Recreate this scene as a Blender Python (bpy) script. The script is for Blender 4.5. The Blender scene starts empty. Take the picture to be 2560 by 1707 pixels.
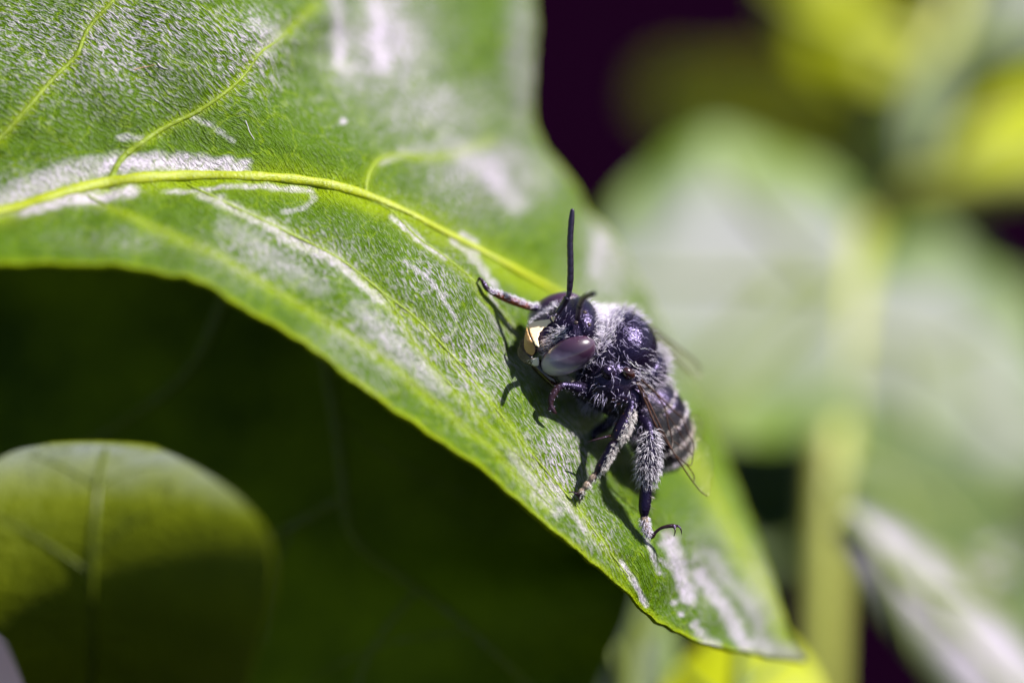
import bpy, bmesh, math, random
import numpy as np
from mathutils import Vector, Matrix
from mathutils.bvhtree import BVHTree
from mathutils.geometry import delaunay_2d_cdt

random.seed(7)
rng = np.random.default_rng(11)
scene = bpy.context.scene
col = scene.collection
scene.unit_settings.system = 'METRIC'
scene.unit_settings.scale_length = 0.001          # one unit is one millimetre

# ------------------------------------------------------------------ camera
PITCH = math.radians(25.0)
FOCUS = 150.0                                      # mm from the lens to the sharp plane
FRAME = 32.0                                       # mm across at that plane
R_ = np.array([1.0, 0.0, 0.0])
U_ = np.array([0.0, math.sin(PITCH), math.cos(PITCH)])
B_ = np.array([0.0, -math.cos(PITCH), math.sin(PITCH)])     # towards the viewer
cam_d = bpy.data.cameras.new('camera')
cam = bpy.data.objects.new('camera', cam_d)
col.objects.link(cam)
cam.location = Vector(B_ * FOCUS)
cam.rotation_euler = (math.pi / 2 - PITCH, 0, 0)
cam_d.sensor_width = 36.0
cam_d.lens = 36.0 * FOCUS / FRAME
cam_d.clip_start = 1.0
cam_d.clip_end = 20000.0
cam_d.dof.use_dof = True
cam_d.dof.focus_distance = FOCUS + 0.35
APERTURE = 11.0                                    # mm, diameter of the entrance pupil
cam_d.dof.aperture_fstop = cam_d.lens * 1e-3 / APERTURE
cam_d.dof.aperture_blades = 0
scene.camera = cam

# ------------------------------------------------------------------ sky and sun
def c2w(v):
    v = np.asarray(v, float)
    return v[..., 0:1] * R_ + v[..., 1:2] * U_ + v[..., 2:3] * B_

SUN = np.array([0.60, 0.72, 0.36]); SUN /= np.linalg.norm(SUN)
sun_w = c2w(SUN)
world = bpy.data.worlds.new('World'); scene.world = world
world.use_nodes = True
wn = world.node_tree
bg = wn.nodes['Background']
sky = wn.nodes.new('ShaderNodeTexSky')
sky.sky_type = 'NISHITA'
sky.sun_disc = False
sky.sun_elevation = math.asin(sun_w[2])
sky.sun_rotation = math.atan2(sun_w[0], sun_w[1])
sky.air_density = 1.0; sky.dust_density = 1.0
wn.links.new(sky.outputs[0], bg.inputs[0])
bg.inputs[1].default_value = 0.05
sun_d = bpy.data.lights.new('sun', 'SUN')
sun_o = bpy.data.objects.new('sun', sun_d); col.objects.link(sun_o)
sun_d.energy = 5.0; sun_d.angle = math.radians(0.55); sun_d.color = (1.0, 0.965, 0.93)
sun_o.rotation_euler = Vector(sun_w).to_track_quat('Z', 'Y').to_euler()
sun_o.location = Vector(sun_w * 300)

scene.view_settings.view_transform = 'Standard'
scene.view_settings.look = 'None'
scene.view_settings.gamma = 1.0
scene.view_settings.use_curve_mapping = False
scene.view_settings.exposure = 1.15
scene.cycles.max_bounces = 10
scene.cycles.transparent_max_bounces = 24
scene.cycles.transmission_bounces = 8
scene.cycles.diffuse_bounces = 5
scene.cycles.sample_clamp_indirect = 6.0
scene.cycles.use_denoising = True

# ------------------------------------------------------------------ helpers
def P(px, py, d):
    """a place in the scene: photograph pixel and millimetres behind the sharp plane"""
    k = (FOCUS + d) / FOCUS / 80.0
    return R_ * ((px - 1280.0) * k) + U_ * (-(py - 853.5) * k) - B_ * d

def PA(a):
    a = np.asarray(a, float)
    k = ((FOCUS + a[..., 2]) / FOCUS / 80.0)[..., None]
    return R_ * ((a[..., 0:1] - 1280.0) * k) + U_ * (-(a[..., 1:2] - 853.5) * k) - B_ * a[..., 2:3]

class TPS:
    """thin-plate spline through scattered (x, y, value) points"""
    def __init__(s, pts, smooth=0.0):
        p = np.array(pts, float); s.sc = 500.0
        s.xy = p[:, :2] / s.sc; n = len(p)
        K = s.k(np.linalg.norm(s.xy[:, None] - s.xy[None], axis=2)) + np.eye(n) * smooth
        A = np.zeros((n + 3, n + 3)); Q = np.c_[np.ones(n), s.xy]
        A[:n, :n] = K; A[:n, n:] = Q; A[n:, :n] = Q.T
        s.w = np.linalg.solve(A, np.r_[p[:, 2], 0, 0, 0])
    @staticmethod
    def k(r):
        return np.where(r > 1e-9, r * r * np.log(np.maximum(r, 1e-9)), 0.0)
    def __call__(s, x, y):
        x = np.asarray(x, float); sh = x.shape
        q = np.c_[x.ravel(), np.asarray(y, float).ravel()] / s.sc
        out = np.empty(len(q))
        for i in range(0, len(q), 40000):
            b = q[i:i + 40000]
            K = s.k(np.linalg.norm(b[:, None] - s.xy[None], axis=2))
            out[i:i + 40000] = K @ s.w[:-3] + s.w[-3] + b @ s.w[-2:]
        return out.reshape(sh)

def spline(pts, n):
    """Catmull-Rom through points, n samples spread by chord length"""
    p = np.array(pts, float)
    q = np.vstack([2 * p[0] - p[1], p, 2 * p[-1] - p[-2]])
    seg = np.linalg.norm(np.diff(p[:, :min(3, p.shape[1])], axis=0), axis=1)
    cum = np.r_[0, np.cumsum(np.maximum(seg, 1e-6))]
    t = np.linspace(0, cum[-1], n)
    i = np.clip(np.searchsorted(cum, t, side='right') - 1, 0, len(p) - 2)
    u = ((t - cum[i]) / (cum[i + 1] - cum[i]))[:, None]
    a, b, c, d = q[i], q[i + 1], q[i + 2], q[i + 3]
    return 0.5 * (2 * b + (c - a) * u + (2 * a - 5 * b + 4 * c - d) * u * u + (3 * b - a - 3 * c + d) * u ** 3)

def unit(v):
    v = np.asarray(v, float)
    return v / np.maximum(np.linalg.norm(v, axis=-1, keepdims=True), 1e-12)

def link(name, me, mat=None, parent=None, smooth=True):
    o = bpy.data.objects.new(name, me); col.objects.link(o)
    if mat is not None: me.materials.append(mat)
    if parent is not None: o.parent = parent
    if smooth and len(me.polygons):
        me.polygons.foreach_set('use_smooth', np.ones(len(me.polygons), bool))
    me.update()
    return o

def mesh_np(name, verts, faces):
    """mesh from an (n,3) array and a list of (m,k) face arrays"""
    me = bpy.data.meshes.new(name)
    verts = np.asarray(verts, np.float32)
    faces = [np.asarray(f, np.int32) for f in (faces if isinstance(faces, list) else [faces]) if len(f)]
    me.vertices.add(len(verts)); me.vertices.foreach_set('co', verts.ravel())
    nl = sum(f.size for f in faces); npoly = sum(len(f) for f in faces)
    me.loops.add(nl); me.polygons.add(npoly)
    me.loops.foreach_set('vertex_index', np.concatenate([f.ravel() for f in faces]))
    tot = np.concatenate([np.full(len(f), f.shape[1], np.int32) for f in faces])
    me.polygons.foreach_set('loop_start', np.r_[0, np.cumsum(tot)[:-1]].astype(np.int32))
    try:
        me.polygons.foreach_set('loop_total', tot)
    except Exception:
        pass
    me.update(calc_edges=True); me.validate()
    return me

def attr(me, name, val):
    val = np.asarray(val, np.float32)
    if val.ndim == 1:
        a = me.attributes.new(name, 'FLOAT', 'POINT'); a.data.foreach_set('value', val)
    elif val.shape[1] == 3:
        a = me.attributes.new(name, 'FLOAT_VECTOR', 'POINT'); a.data.foreach_set('vector', val.ravel())
    else:
        a = me.attributes.new(name, 'FLOAT_COLOR', 'POINT'); a.data.foreach_set('color', val.ravel())

def tag(o, label=None, cat=None, group=None, kind=None):
    if label: o['label'] = label
    if cat: o['category'] = cat
    if group: o['group'] = group
    if kind: o['kind'] = kind
    return o

def empty(name, loc):
    o = bpy.data.objects.new(name, None); col.objects.link(o)
    o.empty_display_size = 1.0
    o['origin_hint'] = 0
    del o['origin_hint']
    return o

def tube_arrays(path, rad, ns=10, side=None, flat=1.0):
    """closed tube along a path; returns verts, quads, tris. side+flat squash it along 'side' normals"""
    p = np.asarray(path, float); n = len(p)
    r = np.broadcast_to(np.asarray(rad, float), (n,))
    t = unit(np.gradient(p, axis=0))
    if side is None:
        ref = np.array([0.31, 0.22, 0.92])
        a = unit(np.cross(t, ref)); b = np.cross(t, a)
    else:
        b = unit(side - np.sum(side * t, 1, keepdims=True) * t); a = np.cross(t, b)
    th = np.linspace(0, 2 * np.pi, ns, endpoint=False)
    v = p[:, None] + r[:, None, None] * (np.cos(th)[None, :, None] * a[:, None] + flat * np.sin(th)[None, :, None] * b[:, None])
    v = v.reshape(-1, 3)
    i = np.arange(n - 1)[:, None] * ns; j = np.arange(ns)[None]; j2 = (j + 1) % ns
    q = np.stack([i + j, i + j2, i + ns + j2, i + ns + j], -1).reshape(-1, 4)
    v = np.vstack([v, p[0] - t[0] * r[0] * 0.6, p[-1] + t[-1] * r[-1] * 0.6])
    k = np.arange(ns); k2 = (k + 1) % ns
    c0 = np.full(ns, n * ns); c1 = np.full(ns, n * ns + 1)
    tr = np.vstack([np.c_[c0, k2, k], np.c_[c1, (n - 1) * ns + k, (n - 1) * ns + k2]])
    return v, q, tr

def tube(name, path, rad, mat, parent=None, ns=10, side=None, flat=1.0):
    v, q, t = tube_arrays(path, rad, ns, side, flat)
    return link(name, mesh_np(name, v, [q, t]), mat, parent)

def ellipsoid_arrays(c, ax, nu=28, nv=18):
    """ax: 3x3 rows are semi-axis vectors"""
    th = np.linspace(0, np.pi, nv + 1)[1:-1]; ph = np.linspace(0, 2 * np.pi, nu, endpoint=False)
    T, F = np.meshgrid(th, ph, indexing='ij')
    s = np.stack([np.sin(T) * np.cos(F), np.sin(T) * np.sin(F), np.cos(T)], -1).reshape(-1, 3)
    s = np.vstack([s, [0, 0, 1], [0, 0, -1]])
    v = np.asarray(c) + s @ np.asarray(ax)
    m = nv - 1
    i = np.arange(m - 1)[:, None] * nu; j = np.arange(nu)[None]; j2 = (j + 1) % nu
    q = np.stack([i + j, i + nu + j, i + nu + j2, i + j2], -1).reshape(-1, 4)
    k = np.arange(nu); k2 = (k + 1) % nu
    tr = np.vstack([np.c_[np.full(nu, m * nu), k, k2], np.c_[np.full(nu, m * nu + 1), (m - 1) * nu + k2, (m - 1) * nu + k]])
    return v, q, tr, s

# ------------------------------------------------------------------ materials
class NT:
    def __init__(s, name):
        s.m = bpy.data.materials.new(name); s.m.use_nodes = True
        s.t = s.m.node_tree; s.t.nodes.clear()
        s.out = s.t.nodes.new('ShaderNodeOutputMaterial')
    def n(s, typ, **kw):
        o = s.t.nodes.new(typ)
        for k, v in kw.items():
            if k.startswith('i_'):
                key = k[2:]
                key = int(key) if key.isdigit() else key.replace('_', ' ')
                o.inputs[key].default_value = v
            else:
                setattr(o, k, v)
        return o
    def l(s, a, b):
        s.t.links.new(a, b)
    def mix(s, f, a, b, blend='MIX'):
        o = s.t.nodes.new('ShaderNodeMix'); o.data_type = 'RGBA'; o.blend_type = blend
        for inp, v in ((o.inputs[0], f), (o.inputs[6], a), (o.inputs[7], b)):
            if hasattr(v, 'is_linked') or isinstance(v, bpy.types.NodeSocket): s.l(v, inp)
            else: inp.default_value = v if not isinstance(v, tuple) else (*v[:3], 1.0)
        return o.outputs[2]
    def math(s, op, a, b=None, c=None, clamp=False):
        o = s.t.nodes.new('ShaderNodeMath'); o.operation = op; o.use_clamp = clamp
        for i, v in enumerate((a, b, c)):
            if v is None: continue
            if isinstance(v, bpy.types.NodeSocket): s.l(v, o.inputs[i])
            else: o.inputs[i].default_value = v
        return o.outputs[0]
    def ramp(s, f, stops):
        o = s.t.nodes.new('ShaderNodeValToRGB'); e = o.color_ramp.elements
        while len(e) < len(stops): e.new(0.5)
        for k, (p, c) in enumerate(stops):
            e[k].position = p; e[k].color = (*c, 1.0) if len(c) == 3 else c
        s.l(f, o.inputs[0]); return o.outputs[0]
    def at(s, name):
        return s.n('ShaderNodeAttribute', attribute_name=name)
    def noise(s, vec, scale, detail=3.0, rough=0.5, dist=0.0):
        o = s.n('ShaderNodeTexNoise'); o.inputs['Scale'].default_value = scale
        o.inputs['Detail'].default_value = detail; o.inputs['Roughness'].default_value = rough
        o.inputs['Distortion'].default_value = dist
        if vec is not None: s.l(vec, o.inputs['Vector'])
        return o.outputs['Fac']
    def mapping(s, vec, scale=(1, 1, 1), rot=(0, 0, 0), loc=(0, 0, 0)):
        o = s.n('ShaderNodeMapping'); o.inputs['Scale'].default_value = scale
        o.inputs['Rotation'].default_value = rot; o.inputs['Location'].default_value = loc
        s.l(vec, o.inputs['Vector']); return o.outputs[0]
    def coord(s, which='Object'):
        return s.n('ShaderNodeTexCoord').outputs[which]
    def bump(s, h, strength, dist, normal=None):
        o = s.n('ShaderNodeBump'); o.inputs['Strength'].default_value = strength
        o.inputs['Distance'].default_value = dist
        s.l(h, o.inputs['Height'])
        if normal is not None: s.l(normal, o.inputs['Normal'])
        return o.outputs[0]

def set_in(node, name, v):
    inp = node.inputs[name]
    if isinstance(v, bpy.types.NodeSocket): node.id_data.links.new(v, inp)
    elif isinstance(v, tuple) and len(v) == 3 and inp.type == 'RGBA': inp.default_value = (*v, 1.0)
    else: inp.default_value = v

def leaf_shader(t, color, rough, trans_col, trans, normal=None, spec=0.5, coat=0.0, tint=(1, 1, 1)):
    p = t.n('ShaderNodeBsdfPrincipled')
    set_in(p, 'Base Color', color); set_in(p, 'Roughness', rough)
    set_in(p, 'Specular IOR Level', spec); set_in(p, 'Specular Tint', tint)
    set_in(p, 'Coat Weight', coat); set_in(p, 'Coat Roughness', 0.35)
    tr = t.n('ShaderNodeBsdfTranslucent'); set_in(tr, 'Color', trans_col)
    if normal is not None:
        t.l(normal, p.inputs['Normal'])
    mx = t.n('ShaderNodeMixShader'); mx.inputs[0].default_value = trans
    t.l(p.outputs[0], mx.inputs[1]); t.l(tr.outputs[0], mx.inputs[2])
    t.l(mx.outputs[0], t.out.inputs[0])

def mat_main_leaf():
    t = NT('waxy_leaf_blade')
    uv = t.at('grain').outputs['Vector']; obj = t.coord('Object')
    residue_glare = t.at('residue_glare').outputs['Fac']; rim = t.at('rim').outputs['Fac']; near = t.at('near_vein').outputs['Fac']
    # fine cuticle streaks, long along the grain
    s1 = t.noise(t.mapping(uv, (4.0, 11.5, 1)), 1.0, 3.0, 0.6, 0.35)
    s2 = t.noise(t.mapping(uv, (9.0, 24.0, 1)), 1.0, 2.0, 0.5, 0.2)
    s3 = t.noise(uv, 0.45, 4.0, 0.6, 0.3)
    s4 = t.noise(uv, 2.2, 4.0, 0.65, 0.5)
    h = t.math('ADD', s1, t.math('MULTIPLY', s2, 0.45))
    nb = t.bump(h, 1.0, 0.16)
    nb = t.bump(s4, 0.5, 0.12, nb)
    green = t.mix(s3, (0.026, 0.070, 0.0006), (0.080, 0.160, 0.0008))
    green = t.mix(t.math('MULTIPLY', s4, 0.35), green, (0.160, 0.265, 0.001))
    green = t.mix(t.math('MULTIPLY', near, 0.6), green, (0.30, 0.40, 0.001))
    green = t.mix(t.math('MULTIPLY', rim, t.math('MULTIPLY_ADD', t.noise(uv, 0.9, 4.0, 0.7), 1.8, -0.15, clamp=True)), green, (0.28, 0.35, 0.001))
    # fine vein net
    net = t.n('ShaderNodeTexVoronoi'); net.feature = 'DISTANCE_TO_EDGE'; net.inputs['Scale'].default_value = 0.85
    wv = t.n('ShaderNodeVectorMath'); wv.operation = 'ADD'; nz = t.n('ShaderNodeTexNoise'); nz.inputs['Scale'].default_value = 1.4
    t.l(uv, nz.inputs['Vector']); t.l(uv, wv.inputs[0]); t.l(nz.outputs['Color'], wv.inputs[1]); t.l(wv.outputs[0], net.inputs['Vector'])
    nl = t.math('MULTIPLY_ADD', net.outputs['Distance'], -22.0, 1.0, clamp=True)
    green = t.mix(t.math('MULTIPLY', nl, 0.45), green, (0.21, 0.31, 0.002))
    # lilac-grey sheen painted into the colour, broken along the streaks
    painted_sheen = t.at('painted_sheen').outputs['Fac']
    bl = t.math('MULTIPLY_ADD', s1, 6.5, t.math('MULTIPLY_ADD', painted_sheen, 0.5, -3.35), clamp=True)
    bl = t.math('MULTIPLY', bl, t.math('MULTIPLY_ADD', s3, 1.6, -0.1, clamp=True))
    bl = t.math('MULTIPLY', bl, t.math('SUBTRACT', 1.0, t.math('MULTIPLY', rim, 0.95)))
    bl = t.math('MULTIPLY', bl, t.math('MULTIPLY_ADD', painted_sheen, 1.0, 0.03), clamp=True)
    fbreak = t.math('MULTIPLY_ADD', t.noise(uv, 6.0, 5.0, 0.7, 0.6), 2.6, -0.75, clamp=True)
    fm = t.math('MULTIPLY', residue_glare, fbreak, clamp=True)
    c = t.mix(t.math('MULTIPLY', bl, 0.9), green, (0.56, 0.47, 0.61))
    c = t.mix(t.math('MULTIPLY', fm, 0.7), c, (0.80, 0.67, 0.88))  # pale residue, together with glare and reflections painted as colour
    rough = t.math('MULTIPLY_ADD', s4, 0.16, 0.24)
    leaf_shader(t, c, rough, t.mix(0.7, c, (0.36, 0.42, 0.001)), 0.22, nb, t.math('MULTIPLY_ADD', t.math('MAXIMUM', bl, fm), 0.8, 0.16), 0.0, (1.0, 0.90, 1.0))
    return t.m

def mat_vein(name, a, b, sc=7.0):
    t = NT(name); o = t.coord('Object')
    n1 = t.noise(o, sc, 4.0, 0.6); n2 = t.noise(o, sc * 3.5, 3.0, 0.6)
    c = t.mix(n1, a, b)
    c = t.mix(t.math('MULTIPLY_ADD', n2, 3.0, -1.55, clamp=True), c, (a[0] * 0.6 + 0.16, a[1] * 0.6 + 0.16, 0.6 * a[2] + 0.12) if a[1] > 0.1 else a)
    leaf_shader(t, c, 0.42, b, 0.25, t.bump(n2, 0.7, 0.06), 0.45)
    return t.m

def mat_bg_leaf(name, dark, light, rough=0.42, trans=0.35, tcol=(0.22, 0.34, 0.01), spec=0.6, scale=0.25, bumpd=0.25, sheen_paint=0.0, sheen_tip=False, sheen_col=(0.150, 0.148, 0.185)):
    t = NT(name); o = t.coord('Object')
    n1 = t.noise(o, scale, 3.0, 0.55); n2 = t.noise(o, scale * 7, 4.0, 0.6)
    c = t.mix(t.math('MULTIPLY_ADD', n1, 2.4, -0.7, clamp=True), dark, light)
    c = t.mix(t.math('MULTIPLY', n2, 0.25), c, (light[0] * 1.3, light[1] * 1.25, light[2] * 1.2))
    if sheen_paint:  # pale tone mixed into the base colour to stand for gloss sheen
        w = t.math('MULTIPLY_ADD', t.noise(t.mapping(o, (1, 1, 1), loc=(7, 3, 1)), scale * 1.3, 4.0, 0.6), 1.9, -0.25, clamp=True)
        if sheen_tip: w = t.math('MULTIPLY', w, t.math('MULTIPLY', t.math('MULTIPLY_ADD', t.at('along').outputs['Fac'], 3.0, -1.7, clamp=True), t.math('MULTIPLY_ADD', t.at('along').outputs['Fac'], -14.0, 13.6, clamp=True)))  # bluish sky sheen painted in just below the tip
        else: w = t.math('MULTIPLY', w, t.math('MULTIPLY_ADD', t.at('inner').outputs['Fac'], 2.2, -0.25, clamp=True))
        c = t.mix(t.math('MULTIPLY', w, sheen_paint), c, (0.20, 0.22, 0.25) if sheen_tip else sheen_col)
    leaf_shader(t, c, rough, tcol, trans, t.bump(n2, 0.5, bumpd), spec, 0.0, (1.0, 0.94, 1.0))
    return t.m

def mat_chitin(name):
    t = NT(name); o = t.coord('Object')
    c = t.at('tint').outputs['Color']; gl = t.at('gloss').outputs['Fac']
    v = t.n('ShaderNodeTexVoronoi'); v.inputs['Scale'].default_value = 15.0
    t.l(o, v.inputs['Vector'])
    n = t.noise(o, 26.0, 3.0, 0.6)
    h = t.math('ADD', t.math('MULTIPLY', v.outputs['Distance'], 0.9), t.math('MULTIPLY', n, 0.5))
    nb = t.bump(h, 0.5, 0.026)
    p = t.n('ShaderNodeBsdfPrincipled')
    set_in(p, 'Base Color', c); set_in(p, 'Roughness', t.math('MULTIPLY_ADD', gl, -0.16, 0.36))
    set_in(p, 'Specular IOR Level', 0.5); set_in(p, 'Specular Tint', (0.62, 0.50, 1.0))
    t.l(nb, p.inputs['Normal']); t.l(p.outputs[0], t.out.inputs[0])
    return t.m

def mat_simple(name, colr, rough=0.35, spec=0.5, coat=0.0, bump=None, var=None, tint=(1, 1, 1), sss=0.0):
    t = NT(name); o = t.coord('Object')
    p = t.n('ShaderNodeBsdfPrincipled')
    c = colr
    if var is not None:
        c = t.mix(t.math('MULTIPLY_ADD', t.noise(o, var[0], 4.0, 0.6), 1.8, -0.4, clamp=True), colr, var[1])
    set_in(p, 'Base Color', c); set_in(p, 'Roughness', rough); set_in(p, 'Specular IOR Level', spec)
    set_in(p, 'Coat Weight', coat); set_in(p, 'Coat Roughness', 0.08); set_in(p, 'Specular Tint', tint)
    if bump: t.l(t.bump(t.noise(o, bump[0], 3.0, 0.6), 0.6, bump[1]), p.inputs['Normal'])
    t.l(p.outputs[0], t.out.inputs[0])
    return t.m

def mat_hair(name):
    t = NT(name)
    c = t.at('tint').outputs['Color']
    p = t.n('ShaderNodeBsdfPrincipled'); set_in(p, 'Base Color', c); set_in(p, 'Roughness', 0.38)
    set_in(p, 'Specular IOR Level', 0.5); set_in(p, 'Specular Tint', (0.92, 0.88, 1.0))
    tr = t.n('ShaderNodeBsdfTranslucent'); t.l(c, tr.inputs[0])
    mx = t.n('ShaderNodeMixShader'); mx.inputs[0].default_value = 0.4
    t.l(p.outputs[0], mx.inputs[1]); t.l(tr.outputs[0], mx.inputs[2]); t.l(mx.outputs[0], t.out.inputs[0])
    return t.m

def mat_wing():
    t = NT('wing_membrane'); o = t.coord('Object')
    n = t.noise(o, 2.2, 3.0, 0.5)
    g = t.n('ShaderNodeBsdfGlossy'); set_in(g, 'Color', (0.80, 0.74, 0.66)); set_in(g, 'Roughness', 0.28)
    t.l(t.bump(n, 0.4, 0.12), g.inputs['Normal'])
    tr = t.n('ShaderNodeBsdfTransparent'); set_in(tr, 'Color', (0.972, 0.955, 0.91))
    mx = t.n('ShaderNodeMixShader')
    lw = t.n('ShaderNodeLayerWeight'); lw.inputs[0].default_value = 0.25
    t.l(t.math('MULTIPLY_ADD', lw.outputs['Fresnel'], 0.12, 0.02, clamp=True), mx.inputs[0])
    t.l(tr.outputs[0], mx.inputs[1]); t.l(g.outputs[0], mx.inputs[2]); t.l(mx.outputs[0], t.out.inputs[0])
    return t.m

M_LEAF = mat_main_leaf()
M_MIDRIB = mat_vein('midrib_green', (0.21, 0.27, 0.001), (0.40, 0.44, 0.003), 3.0)
M_VEIN = mat_vein('vein_green', (0.14, 0.22, 0.001), (0.27, 0.34, 0.003), 4.0)
M_CHITIN = mat_chitin('black_chitin')
M_HAIR = mat_hair('bee_hair')
M_WING = mat_wing()
M_WVEIN = mat_simple('wing_vein_brown', (0.012, 0.005, 0.003), 0.35, 0.4, 0.0, var=(2.0, (0.06, 0.018, 0.005)))
M_CREAM = mat_simple('cream_cuticle', (0.88, 0.68, 0.42), 0.36, 0.5, 0.2, bump=(14, 0.02), var=(5.0, (0.92, 0.76, 0.52)))
M_TAN = mat_simple('tan_cuticle', (0.40, 0.21, 0.07), 0.3, 0.5, 0.3, bump=(12, 0.03), var=(5.0, (0.55, 0.33, 0.13)))
M_PALE = mat_simple('pale_cuticle', (0.62, 0.56, 0.50), 0.4, 0.5, 0.1, bump=(10, 0.02), var=(4.0, (0.70, 0.62, 0.55)))
M_THROAT = mat_simple('throat_cuticle', (0.22, 0.20, 0.14), 0.6, 0.3, 0.0, bump=(10, 0.05), var=(5.0, (0.10, 0.09, 0.08)))
M_DARK = mat_simple('dark_brown_cuticle', (0.012, 0.006, 0.004), 0.22, 0.6, 0.4, var=(5.0, (0.035, 0.012, 0.006)))
M_ANT = mat_simple('antenna_black', (0.010, 0.006, 0.016), 0.30, 0.7, 0.25, bump=(16, 0.02), tint=(0.85, 0.75, 1.0))

# ------------------------------------------------------------------ ground
def build_ground():
    t = NT('soil_with_painted_shade'); o = t.coord('Object')
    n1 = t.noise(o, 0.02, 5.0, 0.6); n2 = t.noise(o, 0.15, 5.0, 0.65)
    c = t.mix(n1, (0.0028, 0.0003, 0.0032), (0.0060, 0.0008, 0.0056))  # soil darkened in colour to stand for the shade of dense plants
    p = t.n('ShaderNodeBsdfPrincipled'); set_in(p, 'Base Color', c); set_in(p, 'Roughness', 0.95)
    set_in(p, 'Specular IOR Level', 0.0)
    t.l(t.bump(n2, 1.0, 6.0), p.inputs['Normal']); t.l(p.outputs[0], t.out.inputs[0])
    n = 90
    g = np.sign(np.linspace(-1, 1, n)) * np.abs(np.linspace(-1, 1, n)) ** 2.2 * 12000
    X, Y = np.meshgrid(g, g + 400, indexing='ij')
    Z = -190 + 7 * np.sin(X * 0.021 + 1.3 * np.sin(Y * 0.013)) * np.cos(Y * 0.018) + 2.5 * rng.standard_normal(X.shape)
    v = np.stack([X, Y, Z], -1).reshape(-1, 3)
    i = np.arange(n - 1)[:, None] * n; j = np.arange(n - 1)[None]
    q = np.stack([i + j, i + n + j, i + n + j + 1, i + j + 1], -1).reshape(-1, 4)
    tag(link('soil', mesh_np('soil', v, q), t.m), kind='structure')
build_ground()

# ------------------------------------------------------------------ leaf blades
def sheet(front, thick, edge_round=True):
    """closed thin blade from a front grid (ns, nt, 3); returns verts, quads, grid normals"""
    ns, nt = front.shape[:2]
    du = np.gradient(front, axis=0); dv = np.gradient(front, axis=1)
    nrm = unit(np.cross(du, dv))
    if np.mean(np.sum(nrm * B_, -1)) < 0: nrm = -nrm
    back = front - nrm * thick
    if edge_round:
        e = np.ones((ns, nt, 1)); e[0] = e[-1] = 0.35; e[:, 0] = e[:, -1] = 0.35
        back = front - nrm * thick * e
    v = np.vstack([front.reshape(-1, 3), back.reshape(-1, 3)])
    i = np.arange(ns - 1)[:, None] * nt; j = np.arange(nt - 1)[None]
    q = np.stack([i + j, i + nt + j, i + nt + j + 1, i + j + 1], -1).reshape(-1, 4)
    N = ns * nt
    # orientation: make the front face the viewer side
    a, b, c = front[0, 0], front[1, 0], front[1, 1]
    mid = (ns // 2, nt // 2)
    fn = np.cross(front[mid[0] + 1, mid[1]] - front[mid], front[mid[0], mid[1] + 1] - front[mid])
    flip = np.dot(fn, nrm[mid]) < 0
    qf = q[:, ::-1] if flip else q
    qb = (q + N) if flip else (q + N)[:, ::-1]
    idx = np.arange(N).reshape(ns, nt)
    loop = np.concatenate([idx[:, 0], idx[-1, 1:], idx[-2::-1, -1], idx[0, -2:0:-1]])
    l2 = np.roll(loop, -1)
    m = len(loop); k = np.arange(m); k2 = (k + 1) % m
    src = np.concatenate([np.arange(2 * N), loop, loop + N])      # the margin gets vertices of its own, so its edge stays crisp
    v = v[src]
    sd = np.c_[2 * N + k, 2 * N + k2, 2 * N + m + k2, 2 * N + m + k]
    if not flip: sd = sd[:, ::-1]
    return v, np.vstack([qf, qb, sd]), nrm, src

def poly_dist(X, Y, pts):
    p = np.array(pts, float); best = np.full(X.shape, 1e9)
    if len(p) == 1: return np.hypot(X - p[0, 0], Y - p[0, 1])
    for a, b in zip(p[:-1], p[1:]):
        ab = b - a; L = max(ab @ ab, 1e-9)
        t = np.clip(((X - a[0]) * ab[0] + (Y - a[1]) * ab[1]) / L, 0, 1)
        best = np.minimum(best, np.hypot(X - a[0] - t * ab[0], Y - a[1] - t * ab[1]))
    return best

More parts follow.
